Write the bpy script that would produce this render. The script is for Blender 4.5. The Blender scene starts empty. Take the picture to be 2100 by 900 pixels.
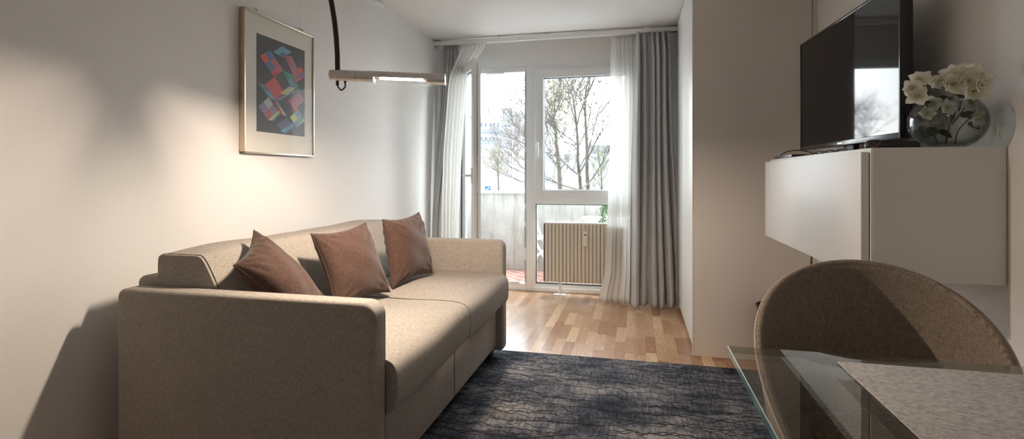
import bpy, bmesh, math, random
from mathutils import Vector, Matrix
random.seed(7)
SC = bpy.context.scene
COL = SC.collection
PI = math.pi

# ------------------------------------------------------------------ camera
FPX, CXP, CYP, CAMH = 1075.0, 1050.0, 360.0, 1.12
TH = math.atan(253 / FPX)
CR = Vector((math.cos(TH), math.sin(TH), 0)); CF = Vector((-math.sin(TH), math.cos(TH), 0))
cam_d = bpy.data.cameras.new('camera'); cam = bpy.data.objects.new('camera', cam_d); COL.objects.link(cam)
cam.location = (0, 0, CAMH); cam.rotation_euler = (PI / 2, 0, TH)
cam_d.sensor_width = 36; cam_d.lens = FPX / 2100 * 36; cam_d.shift_y = -(450 - CYP) / 2100
cam_d.clip_start = .02; cam_d.clip_end = 500
SC.camera = cam

def at(u, v, Y):
    """the point of the place seen at u, v in the survey photo, at depth Y of the room"""
    d = CR * ((u - CXP) / FPX) + CF + Vector((0, 0, (CYP - v) / FPX))
    return Vector((0, 0, CAMH)) + d * (Y / d.y)

# ------------------------------------------------------------------ materials
def mat(name):
    m = bpy.data.materials.new(name); m.use_nodes = True
    nt = m.node_tree; nt.nodes.clear()
    out = nt.nodes.new('ShaderNodeOutputMaterial')
    return m, nt, out
def N(nt, t, **kw):
    n = nt.nodes.new(t)
    for k, v in kw.items():
        if k.startswith('i_'): n.inputs[k[2:].replace('_', ' ')].default_value = v
        elif k.startswith('n_'): n.inputs[int(k[2:])].default_value = v
        else: setattr(n, k, v)
    return n
def L(nt, a, b): nt.links.new(a, b)
def col(c): return (c[0], c[1], c[2], 1)
def coords(nt, scale=(1, 1, 1), rot=(0, 0, 0), kind='Object'):
    tc = N(nt, 'ShaderNodeTexCoord'); mp = N(nt, 'ShaderNodeMapping')
    mp.inputs['Scale'].default_value = scale; mp.inputs['Rotation'].default_value = rot
    L(nt, tc.outputs[kind], mp.inputs[0]); return mp.outputs[0]
def math_n(nt, op, a, b=None, c=None):
    n = N(nt, 'ShaderNodeMath', operation=op)
    for i, x in enumerate((a, b, c)):
        if x is None: continue
        if isinstance(x, (int, float)): n.inputs[i].default_value = x
        else: L(nt, x, n.inputs[i])
    return n.outputs[0]
def mixc(nt, fac, a, b, blend='MIX'):
    n = N(nt, 'ShaderNodeMix', data_type='RGBA', blend_type=blend)
    for sock, x in ((n.inputs[0], fac), (n.inputs[6], a), (n.inputs[7], b)):
        if isinstance(x, (int, float)): sock.default_value = x
        elif isinstance(x, tuple): sock.default_value = col(x)
        else: L(nt, x, sock)
    return n.outputs[2]
def ramp(nt, fac, stops):
    n = N(nt, 'ShaderNodeValToRGB'); e = n.color_ramp.elements
    while len(e) > 1: e.remove(e[-1])
    e[0].position = stops[0][0]; e[0].color = col(stops[0][1])
    for p, c in stops[1:]:
        x = e.new(p); x.color = col(c)
    L(nt, fac, n.inputs[0]); return n.outputs[0]
def noise(nt, vec, scale, detail=2, rough=.5, out=0, dim='3D'):
    n = N(nt, 'ShaderNodeTexNoise', noise_dimensions=dim); n.inputs['Scale'].default_value = scale
    n.inputs['Detail'].default_value = detail; n.inputs['Roughness'].default_value = rough
    L(nt, vec, n.inputs['Vector']); return n.outputs[out]
def bump(nt, h, strength, dist):
    b = N(nt, 'ShaderNodeBump'); b.inputs['Strength'].default_value = strength; b.inputs['Distance'].default_value = dist
    L(nt, h, b.inputs['Height']); return b.outputs[0]
def pbsdf(nt, out, c, rough=.5, metal=0, spec=.5, normal=None):
    b = N(nt, 'ShaderNodeBsdfPrincipled')
    if isinstance(c, tuple): b.inputs['Base Color'].default_value = col(c)
    else: L(nt, c, b.inputs['Base Color'])
    if isinstance(rough, (int, float)): b.inputs['Roughness'].default_value = rough
    else: L(nt, rough, b.inputs['Roughness'])
    b.inputs['Metallic'].default_value = metal; b.inputs['Specular IOR Level'].default_value = spec
    if normal is not None: L(nt, normal, b.inputs['Normal'])
    L(nt, b.outputs[0], out.inputs[0]); return b
def plain(name, c, rough=.5, metal=0, spec=.5, var=.04, nscale=30, bstr=0, bscale=200):
    m, nt, out = mat(name)
    v = coords(nt)
    f = noise(nt, v, nscale, 3)
    cc = mixc(nt, f, tuple(x * (1 - var) for x in c), tuple(min(1, x * (1 + var)) for x in c))
    nrm = bump(nt, noise(nt, v, bscale, 2), bstr, .002) if bstr else None
    pbsdf(nt, out, cc, rough, metal, spec, nrm); return m
def fabric(name, c1, c2, sc=700, rough=.9, bstr=.35, big=9, axes=(1, 1, 1)):
    m, nt, out = mat(name)
    v = coords(nt, axes)
    vo = N(nt, 'ShaderNodeTexVoronoi'); vo.inputs['Scale'].default_value = sc * .45; L(nt, v, vo.inputs['Vector'])
    f1 = noise(nt, v, sc, 1); f2 = noise(nt, v, big, 3)
    a = math_n(nt, 'ADD', math_n(nt, 'MULTIPLY', f1, .55), math_n(nt, 'MULTIPLY', vo.outputs[0], .45))
    st = ramp(nt, a, [(.30, c1), (.62, c2)])
    cc = mixc(nt, .16, st, mixc(nt, f2, tuple(x * .8 for x in c1), tuple(min(1, x * 1.15) for x in c2)))
    b = pbsdf(nt, out, cc, rough, 0, .2, bump(nt, a, bstr, .0015))
    b.inputs['Sheen Weight'].default_value = .15; b.inputs['Sheen Roughness'].default_value = .5
    return m
def weave(name, c1, c2, pitch, rough=.92, bstr=.5):
    """two crossing sets of threads with uneven yarn colour"""
    m, nt, out = mat(name)
    v = coords(nt)
    sx = N(nt, 'ShaderNodeSeparateXYZ'); L(nt, v, sx.inputs[0])
    k = 2 * PI / pitch
    h = math_n(nt, 'ADD', sx.outputs[0], sx.outputs[1])
    a = math_n(nt, 'SINE', math_n(nt, 'MULTIPLY', h, k)); b_ = math_n(nt, 'SINE', math_n(nt, 'MULTIPLY', sx.outputs[2], k))
    w = math_n(nt, 'MULTIPLY_ADD', math_n(nt, 'MULTIPLY', a, b_), .5, .5)
    f = math_n(nt, 'ADD', math_n(nt, 'MULTIPLY', noise(nt, coords(nt, (1, 1, .22)), 1 / pitch * 1.3, 1), .5), math_n(nt, 'MULTIPLY', noise(nt, coords(nt, (.25, .25, 1)), 1 / pitch * 1.3, 1), .5))
    ww = math_n(nt, 'ADD', math_n(nt, 'MULTIPLY', w, .38), math_n(nt, 'MULTIPLY', f, .62))
    cc = ramp(nt, ww, [(.28, c1), (.68, c2)])
    pbsdf(nt, out, cc, rough, 0, .2, bump(nt, ww, bstr, .002)); return m
def thin_glass(name, tint=(1, 1, 1), edge=None, ior=1.5, refl=1.0):
    m, nt, out = mat(name)
    ge = N(nt, 'ShaderNodeNewGeometry'); dt = N(nt, 'ShaderNodeVectorMath', operation='DOT_PRODUCT')
    L(nt, ge.outputs['Normal'], dt.inputs[0]); L(nt, ge.outputs['Incoming'], dt.inputs[1])
    r0 = ((ior - 1) / (ior + 1)) ** 2
    f = math_n(nt, 'POWER', math_n(nt, 'SUBTRACT', 1, math_n(nt, 'ABSOLUTE', dt.outputs['Value'])), 5)
    f = math_n(nt, 'MULTIPLY', math_n(nt, 'MULTIPLY_ADD', f, 1 - r0, r0), refl)
    tr = N(nt, 'ShaderNodeBsdfTransparent'); gl = N(nt, 'ShaderNodeBsdfGlossy'); gl.inputs['Roughness'].default_value = .005
    gl.inputs['Color'].default_value = (1, 1, 1, 1)
    if edge:
        lw = N(nt, 'ShaderNodeLayerWeight'); lw.inputs['Blend'].default_value = .35
        L(nt, mixc(nt, lw.outputs['Facing'], tint, edge), tr.inputs['Color'])
    else: tr.inputs['Color'].default_value = col(tint)
    mx = N(nt, 'ShaderNodeMixShader'); L(nt, f, mx.inputs[0]); L(nt, tr.outputs[0], mx.inputs[1]); L(nt, gl.outputs[0], mx.inputs[2])
    L(nt, mx.outputs[0], out.inputs[0]); return m
def emit(name, c, s):
    m, nt, out = mat(name)
    e = N(nt, 'ShaderNodeEmission'); e.inputs[0].default_value = col(c); e.inputs[1].default_value = s
    L(nt, e.outputs[0], out.inputs[0]); return m

def wallpaper(name, c):
    m, nt, out = mat(name)
    v = coords(nt)
    f = noise(nt, v, 3, 2)
    cc = mixc(nt, f, tuple(x * .975 for x in c), tuple(x * 1.015 for x in c))
    h = math_n(nt, 'ADD', noise(nt, coords(nt, (1, 1, .25)), 420, 2), noise(nt, coords(nt, (.25, .25, 1)), 420, 2))
    pbsdf(nt, out, cc, .75, 0, .25, bump(nt, h, .12, .002)); return m
def parquet():
    m, nt, out = mat('oak ship deck parquet')
    v = coords(nt)
    s = N(nt, 'ShaderNodeSeparateXYZ'); L(nt, v, s.inputs[0])
    W, LEN = .0655, .345
    xi = math_n(nt, 'DIVIDE', s.outputs[0], W); i = math_n(nt, 'FLOOR', xi)
    wn = N(nt, 'ShaderNodeTexWhiteNoise', noise_dimensions='1D'); L(nt, i, wn.inputs['W'])
    yi = math_n(nt, 'ADD', math_n(nt, 'DIVIDE', s.outputs[1], LEN), math_n(nt, 'MULTIPLY', wn.outputs[0], 7.3))
    j = math_n(nt, 'FLOOR', yi)
    cv = N(nt, 'ShaderNodeCombineXYZ'); L(nt, i, cv.inputs[0]); L(nt, j, cv.inputs[1])
    w2 = N(nt, 'ShaderNodeTexWhiteNoise', noise_dimensions='3D'); L(nt, cv.outputs[0], w2.inputs['Vector'])
    base = ramp(nt, w2.outputs[0], [(0, (.33, .175, .095)), (.3, (.43, .25, .145)), (.6, (.51, .315, .19)), (.85, (.59, .385, .235)), (1, (.67, .47, .30))])
    off = N(nt, 'ShaderNodeVectorMath', operation='MULTIPLY_ADD'); L(nt, w2.outputs[1], off.inputs[0]); off.inputs[1].default_value = (9, 9, 9); L(nt, v, off.inputs[2])
    mp = N(nt, 'ShaderNodeMapping'); mp.inputs['Scale'].default_value = (9, 1.1, 1); L(nt, off.outputs[0], mp.inputs[0])
    g = noise(nt, mp.outputs[0], 9, 5, .6)
    wv = N(nt, 'ShaderNodeTexWave', wave_type='RINGS', rings_direction='Z'); wv.inputs['Scale'].default_value = 3; wv.inputs['Distortion'].default_value = 5; wv.inputs['Detail'].default_value = 2
    L(nt, mp.outputs[0], wv.inputs['Vector'])
    gg = math_n(nt, 'ADD', math_n(nt, 'MULTIPLY', g, .90), math_n(nt, 'MULTIPLY', wv.outputs[1], .10))
    cc = mixc(nt, 1.0, base, ramp(nt, gg, [(.25, (.78, .74, .70)), (.7, (1.08, 1.08, 1.08))]), 'MULTIPLY')
    fx = math_n(nt, 'FRACT', xi); fy = math_n(nt, 'FRACT', yi)
    ex = math_n(nt, 'LESS_THAN', math_n(nt, 'MINIMUM', fx, math_n(nt, 'SUBTRACT', 1, fx)), .008)
    ey = math_n(nt, 'LESS_THAN', math_n(nt, 'MINIMUM', fy, math_n(nt, 'SUBTRACT', 1, fy)), .0018)
    e = math_n(nt, 'MAXIMUM', ex, ey)
    cc = mixc(nt, math_n(nt, 'MULTIPLY', e, .45), cc, (.16, .08, .04))
    b = pbsdf(nt, out, cc, math_n(nt, 'MULTIPLY_ADD', g, .12, .19), 0, .5, bump(nt, noise(nt, v, 5, 2), .08, .01))
    return m
def rug_mat():
    m, nt, out = mat('charcoal rug pile with wavy black lines')
    v = coords(nt)
    s = N(nt, 'ShaderNodeSeparateXYZ'); L(nt, v, s.inputs[0])
    # mottled ground
    n1 = noise(nt, coords(nt, (1.0, 1.3, 1)), 2.6, 3, .6); n2 = noise(nt, coords(nt, (1.5, .55, 1)), 45, 3, .75); n3 = noise(nt, v, 420, 1)
    n4 = noise(nt, coords(nt, (14, 1.5, 1)), 6, 3, .7)
    a = math_n(nt, 'ADD', math_n(nt, 'MULTIPLY', n1, .75), math_n(nt, 'ADD', math_n(nt, 'MULTIPLY', n2, .40), math_n(nt, 'MULTIPLY', n4, .30)))
    a = math_n(nt, 'ADD', a, math_n(nt, 'MULTIPLY', n3, .22))
    ground = ramp(nt, a, [(.68, (.022, .024, .034)), (.79, (.062, .064, .080)), (.89, (.150, .144, .150)), (1.0, (.29, .27, .258))])
    # threads: wandering families that cross each other, thinned out by a mask
    tot = None
    for k, (seed, amp, freq, sx) in enumerate(((0, .13, 13.5, 11.0), (3.7, .14, 14.2, 12.5), (8.1, .13, 11.3, 9.5), (14.3, .13, 12.4, 11.5))):
        tcv = N(nt, 'ShaderNodeMapping'); tcv.inputs['Location'].default_value = (seed, seed * 2, seed)
        tcv.inputs['Scale'].default_value = (sx, 3.0, 1); L(nt, v, tcv.inputs[0])
        nn = math_n(nt, 'ADD', noise(nt, tcv.outputs[0], 1.0, 1, .5), math_n(nt, 'MULTIPLY', noise(nt, tcv.outputs[0], 4.0, 1, .5), .18))
        y = math_n(nt, 'ADD', s.outputs[1], math_n(nt, 'MULTIPLY', math_n(nt, 'SUBTRACT', nn, .55), amp))
        fr = math_n(nt, 'FRACT', math_n(nt, 'MULTIPLY_ADD', y, freq, seed))
        d = math_n(nt, 'ABSOLUTE', math_n(nt, 'SUBTRACT', fr, .5))
        line = math_n(nt, 'LESS_THAN', d, .046)
        mk = N(nt, 'ShaderNodeMapping'); mk.inputs['Location'].default_value = (seed * 3 + 1, seed, 0); mk.inputs['Scale'].default_value = (.9, 3.4, 1); L(nt, v, mk.inputs[0])
        msk = math_n(nt, 'GREATER_THAN', noise(nt, mk.outputs[0], 1.6, 2, .5), .47)
        line = math_n(nt, 'MULTIPLY', line, msk)
        tot = line if tot is None else math_n(nt, 'MAXIMUM', tot, line)
    cc = mixc(nt, math_n(nt, 'MULTIPLY', tot, .93), ground, (.012, .012, .014))
    hgt = math_n(nt, 'ADD', math_n(nt, 'MULTIPLY', n3, .6), math_n(nt, 'MULTIPLY', tot, -.4))
    pbsdf(nt, out, cc, .95, 0, .1, bump(nt, hgt, .6, .004)); return m
def felt_mat(name, stops):
    m, nt, out = mat(name)
    v = coords(nt, (.75, 1.25, 1), (0, 0, .4))
    a = math_n(nt, 'ADD', math_n(nt, 'MULTIPLY', noise(nt, v, 120, 4, .75), .7), math_n(nt, 'MULTIPLY', noise(nt, v, 500, 2), .3))
    pbsdf(nt, out, ramp(nt, a, stops), .95, 0, .1, bump(nt, noise(nt, v, 500, 3), .8, .002)); return m
def concrete_mat():
    m, nt, out = mat('weathered concrete')
    v = coords(nt)
    a = noise(nt, v, 6, 5, .65); b = noise(nt, coords(nt, (7, 7, .6)), 2.2, 4, .65)
    base = ramp(nt, a, [(.3, (.37, .355, .32)), (.7, (.48, .47, .43))])
    st = ramp(nt, b, [(.50, (0, 0, 0)), (.72, (1, 1, 1))])
    s = N(nt, 'ShaderNodeSeparateXYZ'); L(nt, v, s.inputs[0])
    cc = mixc(nt, math_n(nt, 'MULTIPLY', st, .6), base, (.13, .14, .085))
    pbsdf(nt, out, cc, .9, 0, .2, bump(nt, a, .3, .01)); return m
def brick_floor_mat():
    m, nt, out = mat('red brick paving')
    v = coords(nt, (1, 1, 1), (0, 0, PI / 4))
    b = N(nt, 'ShaderNodeTexBrick'); b.inputs['Scale'].default_value = 1; b.inputs['Brick Width'].default_value = .2; b.inputs['Row Height'].default_value = .1
    b.inputs['Mortar Size'].default_value = .006; b.inputs['Color1'].default_value = (.42, .20, .15, 1); b.inputs['Color2'].default_value = (.52, .28, .21, 1); b.inputs['Mortar'].default_value = (.62, .57, .50, 1)
    L(nt, v, b.inputs['Vector'])
    pbsdf(nt, out, b.outputs[0], .85, 0, .2); return m
def curtain_mat(name, c):
    m, nt, out = mat(name)
    v = coords(nt, (1, 1, .3))
    f = noise(nt, v, 350, 2)
    cc = mixc(nt, f, tuple(x * .9 for x in c), tuple(x * 1.1 for x in c))
    b = pbsdf(nt, out, cc, .36, 0, .6, bump(nt, f, .1, .001)); b.inputs['Sheen Weight'].default_value = .3
    return m
def sheer_mat():
    m, nt, out = mat('sheer white voile')
    v = coords(nt, (1, 1, .2)); f = noise(nt, v, 300, 2)
    d = N(nt, 'ShaderNodeBsdfDiffuse'); d.inputs[0].default_value = (.92, .915, .89, 1)
    t = N(nt, 'ShaderNodeBsdfTranslucent'); t.inputs[0].default_value = (.93, .92, .90, 1)
    tr = N(nt, 'ShaderNodeBsdfTransparent')
    a = N(nt, 'ShaderNodeMixShader'); a.inputs[0].default_value = .55; L(nt, d.outputs[0], a.inputs[1]); L(nt, t.outputs[0], a.inputs[2])
    b = N(nt, 'ShaderNodeMixShader'); L(nt, math_n(nt, 'MULTIPLY_ADD', f, .12, .12), b.inputs[0]); L(nt, a.outputs[0], b.inputs[1]); L(nt, tr.outputs[0], b.inputs[2])
    L(nt, b.outputs[0], out.inputs[0]); return m
def petal_mat():
    m, nt, out = mat('white silk petals')
    v = coords(nt); f = noise(nt, v, 90, 2)
    c = mixc(nt, f, (.90, .88, .74), (.95, .94, .86))
    d = N(nt, 'ShaderNodeBsdfDiffuse'); L(nt, c, d.inputs[0]); t = N(nt, 'ShaderNodeBsdfTranslucent'); L(nt, c, t.inputs[0])
    a = N(nt, 'ShaderNodeMixShader'); a.inputs[0].default_value = .3; L(nt, d.outputs[0], a.inputs[1]); L(nt, t.outputs[0], a.inputs[2])
    L(nt, a.outputs[0], out.inputs[0]); return m
def brushed(name, c, rough=.3):
    m, nt, out = mat(name)
    v = coords(nt, (6, 400, 400)); f = noise(nt, v, 1, 2)
    pbsdf(nt, out, mixc(nt, f, tuple(x * .85 for x in c), c), math_n(nt, 'MULTIPLY_ADD', f, .15, rough), 1.0); return m
def white_oak_lacquer(name, c):
    m, nt, out = mat(name)
    f = noise(nt, coords(nt, (60, 60, 1.5)), 4, 3)
    pbsdf(nt, out, mixc(nt, f, tuple(x * .96 for x in c), c), .42, 0, .4, bump(nt, f, .05, .002)); return m
def bark_mat(name, c1, c2):
    m, nt, out = mat(name)
    f = noise(nt, coords(nt, (1, 1, .4)), 14, 4)
    pbsdf(nt, out, ramp(nt, f, [(.35, c1), (.7, c2)]), .9, 0, .1); return m

M = dict(
    wall=wallpaper('off white woven wallpaper', (.80, .79, .775)),
    ceiling=plain('ceiling paint', (.82, .815, .79), .9, var=.01, nscale=3),
    floor=parquet(), rug=rug_mat(), concrete=concrete_mat(), brick=brick_floor_mat(),
    pvc=plain('white window plastic', (.80, .82, .83), .35, var=.01),
    gasket=plain('black rubber gasket', (.02, .02, .022), .6),
    glass=thin_glass('window pane', (.97, .985, .98)),
    sofa=weave('beige brown sofa weave', (.178, .157, .137), (.465, .425, .384), .0040),
    piping=plain('dark piping', (.05, .036, .03), .8),
    feet=plain('dark sofa foot', (.03, .03, .032), .5),
    pillow=fabric('chestnut cushion cloth', (.036, .020, .016), (.100, .057, .043), 420, .8, .2),
    white_lam=white_oak_lacquer('white cabinet laminate', (.79, .785, .765)),
    ward=white_oak_lacquer('pale wardrobe laminate', (.77, .73, .69)),
    edge=plain('laminate edge', (.74, .68, .60), .5),
    shadowgap=plain('dark joint', (.05, .04, .035), .8),
    tvblack=plain('black tv plastic', (.012, .012, .014), .22),
    black=plain('black plastic', (.015, .015, .017), .38),
    copper=plain('copper trim', (.5, .25, .12), .35, 1),
    screen=None, chrome=brushed('polished steel', (.75, .75, .74), .15),
    nickel=brushed('brushed warm nickel', (.80, .81, .82), .33),
    stem=plain('dark brown lamp stem', (.035, .016, .012), .35),
    reflector=plain('lamp reflector', (.85, .83, .8), .35, 0, .5),
    bulb=emit('halogen filament', (1.0, .80, .63), 3600),
    dome=emit('added fill lamp dome', (1.0, .96, .92), 3.5),  # glow of the added fill lamp, lifts the room light from out of view
    curtain=curtain_mat('grey satin curtain', (.43, .428, .435)),
    sheer=sheer_mat(), rail=plain('white curtain rail', (.83, .83, .81), .4),
    radiator=plain('cream radiator enamel', (.66, .62, .54), .4, var=.02),
    radgrille=plain('radiator top grille', (.70, .70, .68), .4),
    meter=plain('white meter', (.80, .77, .72), .45), lcd=plain('lcd', (.05, .06, .06), .3),
    tglass=thin_glass('table glass', (.955, .975, .962), None, 1.5, 1.0),
    tedge=None,
    felt=felt_mat('grey felt', [(.30, (.17, .17, .172)), (.5, (.40, .395, .39)), (.72, (.62, .615, .61))]),
    pad=felt_mat('brown felt', [(.35, (.06, .045, .03)), (.52, (.20, .15, .105)), (.7, (.40, .33, .25))]),
    chair=weave('brown taupe chair weave', (.108, .088, .069), (.335, .282, .228), .0046, bstr=.7),
    chairpipe=plain('taupe piping', (.40, .33, .27), .75),
    vase=thin_glass('smoked vase glass', (.90, .925, .92), (.42, .46, .46), 1.45),
    petal=petal_mat(), leaf=plain('dark green silk leaf', (.022, .045, .020), .5, var=.3),
    twig=plain('brown twig', (.10, .05, .028), .7, var=.2), heart=plain('yellow flower heart', (.62, .56, .16), .7, var=.2),
    frame=brushed('champagne aluminium frame', (.66, .56, .43), .28),
    mount=plain('cream picture mount', (.78, .77, .70), .85, var=.01),
    bin=plain('dark brown bin', (.035, .024, .018), .5),
    rubber=plain('cable rubber', (.02, .02, .02), .6),
    wire=plain('nylon line', (.6, .6, .58), .3),
    white_paint=plain('white garden furniture', (.85, .86, .86), .5),
    conifer=plain('conifer needles', (.075, .155, .05), .8, var=.35, nscale=40),
    pot=plain('grey pot', (.35, .34, .33), .7),
    bark=bark_mat('bark', (.10, .092, .08), (.23, .21, .18)),
    fog_bark=bark_mat('distant bark', (.14, .12, .10), (.26, .225, .185)),
    bud=plain('yellow green buds', (.55, .58, .22), .8, var=.25), budbrown=plain('brown buds', (.30, .25, .19), .8, var=.25),
    bld=plain('white render', (.70, .72, .75), .8, var=.02), bld2=plain('pale grey render', (.42, .46, .51), .8, var=.03),
    bldwin=plain('distant window', (.16, .21, .29), .25), bldroof=plain('grey roof sheet', (.42, .41, .42), .8),
    metalgrey=plain('galvanised steel', (.42, .43, .44), .5, .6), signblue=plain('blue sign', (.05, .20, .55), .5), signyel=plain('yellow sign mark', (.8, .75, .35), .5),
    asphalt=plain('pale asphalt', (.42, .42, .42), .95, var=.1, nscale=1), carblue=plain('blue car', (.30, .42, .58), .3), carwhite=plain('white car', (.75, .76, .78), .3),
)
def screen_mat():
    m, nt, out = mat('glossy tv panel')
    f = noise(nt, coords(nt), 4, 2)
    b = pbsdf(nt, out, (.010, .009, .010), math_n(nt, 'MULTIPLY_ADD', f, .006, .035), 0, .3)
    b.inputs['IOR'].default_value = 1.5; b.inputs['Specular IOR Level'].default_value = .21
    return m
M['screen'] = screen_mat()
def tedge_mat():
    m, nt, out = mat('green glass edge')
    b = pbsdf(nt, out, (.035, .15, .155), .12, 0, .7); b.inputs['Transmission Weight'].default_value = .35; return m
M['tedge'] = tedge_mat()

# ------------------------------------------------------------------ mesh builder
class MB:
    def __init__(s): s.v = []; s.f = []; s.m = []
    def add(s, vs, fs, mi=0):
        b = len(s.v); s.v += [Vector(x) for x in vs]; s.f += [tuple(b + i for i in f) for f in fs]; s.m += [mi] * len(fs); return s
    def box(s, lo, hi, bev=0, mi=0, seg=2, rot=None):
        bm = bmesh.new(); bmesh.ops.create_cube(bm, size=1)
        lo, hi = Vector(lo), Vector(hi); c = (lo + hi) / 2; d = hi - lo
        for v in bm.verts: v.co = Vector((v.co.x * d.x, v.co.y * d.y, v.co.z * d.z))
        if bev: bmesh.ops.bevel(bm, geom=bm.edges[:], offset=min(bev, .49 * min(d)), segments=seg, profile=.5, affect='EDGES')
        if rot: bmesh.ops.transform(bm, matrix=rot, verts=bm.verts)
        for v in bm.verts: v.co += c
        return s.bm(bm, mi)
    def bm(s, bm, mi=0):
        bm.verts.index_update(); s.add([v.co.copy() for v in bm.verts], [[v.index for v in f.verts] for f in bm.faces], mi); bm.free(); return s
    def prism(s, poly, axis, a, b, bev=0, mi=0, seg=2):
        """poly in the two other axes, extruded along axis from a to b"""
        def P(p, t): return {'x': Vector((t, p[0], p[1])), 'y': Vector((p[0], t, p[1])), 'z': Vector((p[0], p[1], t))}[axis]
        bm = bmesh.new()
        va = [bm.verts.new(P(p, a)) for p in poly]; vb = [bm.verts.new(P(p, b)) for p in poly]
        n = len(poly); bm.faces.new(va); bm.faces.new(vb[::-1])
        for i in range(n): bm.faces.new((va[i], vb[i], vb[(i + 1) % n], va[(i + 1) % n]))
        bmesh.ops.recalc_face_normals(bm, faces=bm.faces)
        if bev:
            es = [e for e in bm.edges if len(e.link_faces) == 2 and e.calc_face_angle(0) > .6]
            bmesh.ops.bevel(bm, geom=es, offset=bev, segments=seg, profile=.5, affect='EDGES', clamp_overlap=True)
        return s.bm(bm, mi)
    def tube(s, pts, r, n=8, mi=0, closed=False, caps=True):
        pts = [Vector(p) for p in pts]; m = len(pts)
        rs = r if isinstance(r, (list, tuple)) else [r] * m
        vs = []; up = None
        for i, p in enumerate(pts):
            a = pts[(i - 1) % m] if (closed or i > 0) else p; b = pts[(i + 1) % m] if (closed or i < m - 1) else p
            t = (b - a); t = t.normalized() if t.length > 1e-9 else Vector((0, 0, 1))
            if up is None:
                up = Vector((0, 0, 1)) if abs(t.z) < .9 else Vector((1, 0, 0))
            x = up.cross(t)
            if x.length < 1e-6: x = Vector((1, 0, 0)).cross(t)
            x.normalize(); y = t.cross(x); up = y
            for k in range(n):
                an = 2 * PI * k / n; vs.append(p + (x * math.cos(an) + y * math.sin(an)) * rs[i])
        fs = []
        for i in range(m if closed else m - 1):
            for k in range(n):
                a = i * n + k; b = i * n + (k + 1) % n; c = ((i + 1) % m) * n + (k + 1) % n; d = ((i + 1) % m) * n + k
                fs.append((a, b, c, d))
        if caps and not closed:
            fs.append(tuple(range(n))[::-1]); fs.append(tuple((m - 1) * n + k for k in range(n)))
        return s.add(vs, fs, mi)
    def lathe(s, prof, c=(0, 0, 0), n=32, mi=0, axis='z', a0=0, a1=2 * PI):
        full = abs(a1 - a0 - 2 * PI) < 1e-6; cols = n if full else n + 1
        vs = []; c = Vector(c)
        for k in range(cols):
            an = a0 + (a1 - a0) * k / n
            for r, h in prof:
                q = (r * math.cos(an), r * math.sin(an), h)
                if axis == 'x': q = (h, r * math.cos(an), r * math.sin(an))
                vs.append(c + Vector(q))
        m = len(prof); fs = []
        for k in range(n):
            k2 = (k + 1) % cols
            for i in range(m - 1): fs.append((k * m + i, k2 * m + i, k2 * m + i + 1, k * m + i + 1))
        return s.add(vs, fs, mi)
    def grid(s, fn, nu, nv, mi=0, wrapu=False):
        vs = [fn(i / nu, j / nv) for j in range(nv + 1) for i in range(nu if wrapu else nu + 1)]
        w = nu if wrapu else nu + 1; fs = []
        for j in range(nv):
            for i in range(nu):
                i2 = (i + 1) % w; fs.append((j * w + i, j * w + i2, (j + 1) * w + i2, (j + 1) * w + i))
        return s.add(vs, fs, mi)
    def build(s, name, mats, parent=None, smooth=True, sharp=38, weld=True, fix=True):
        me = bpy.data.meshes.new(name); off = Vector((0, 0, 0))
        if parent is not None:
            p = parent
            while p is not None: off += p.location; p = p.parent
        me.from_pydata([tuple(v - off) for v in s.v], [], s.f)
        if not isinstance(mats, (list, tuple)): mats = [mats]
        for m_ in mats: me.materials.append(m_)
        me.polygons.foreach_set('material_index', s.m)
        if weld or fix:
            bm = bmesh.new(); bm.from_mesh(me)
            if weld: bmesh.ops.remove_doubles(bm, verts=bm.verts, dist=1e-5)
            if fix: bmesh.ops.recalc_face_normals(bm, faces=bm.faces)
            bm.to_mesh(me); bm.free()
        if smooth:
            me.polygons.foreach_set('use_smooth', [True] * len(me.polygons))
            me.set_sharp_from_angle(angle=math.radians(sharp))
        me.update()
        o = bpy.data.objects.new(name, me); COL.objects.link(o)
        if parent is not None: o.parent = parent
        return o

def thing(name, label, cat, loc=(0, 0, 0), group=None):
    o = bpy.data.objects.new(name, None); COL.objects.link(o); o.location = loc; o.empty_display_size = .1
    return tag(o, label, cat, group)
def tag(o, label, cat, group=None, kind=None):
    o['label'] = label; o['category'] = cat
    if group: o['group'] = group
    if kind: o['kind'] = kind
    return o
def struct(o, label, cat):
    o['kind'] = 'structure'; o['label'] = label; o['category'] = cat; return o
def sempty(name, label, cat, loc):
    o = bpy.data.objects.new(name, None); COL.objects.link(o); o.location = loc; return struct(o, label, cat)
def sgn(x): return -1 if x < 0 else 1
def spow(x, p): return sgn(x) * abs(x) ** p
def lerp(a, b, t): return a + (b - a) * t
def sm(a, b, x):
    t = max(0, min(1, (x - a) / (b - a))); return t * t * (3 - 2 * t)
def bez(p0, p1, p2, p3, n):
    o = []
    for i in range(n + 1):
        t = i / n; q = 1 - t
        o.append(Vector(p0) * q ** 3 + Vector(p1) * 3 * q * q * t + Vector(p2) * 3 * q * t * t + Vector(p3) * t ** 3)
    return o
def smooth_pts(pts, n=6):
    """Catmull-Rom through the points"""
    P = [Vector(p) for p in pts]; o = []
    for i in range(len(P) - 1):
        a = P[max(0, i - 1)]; b = P[i]; c = P[i + 1]; d = P[min(len(P) - 1, i + 2)]
        for k in range(n):
            t = k / n
            o.append(.5 * ((2 * b) + (c - a) * t + (2 * a - 5 * b + 4 * c - d) * t * t + (3 * b - a - 3 * c + d) * t ** 3))
    o.append(P[-1]); return o
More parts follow.
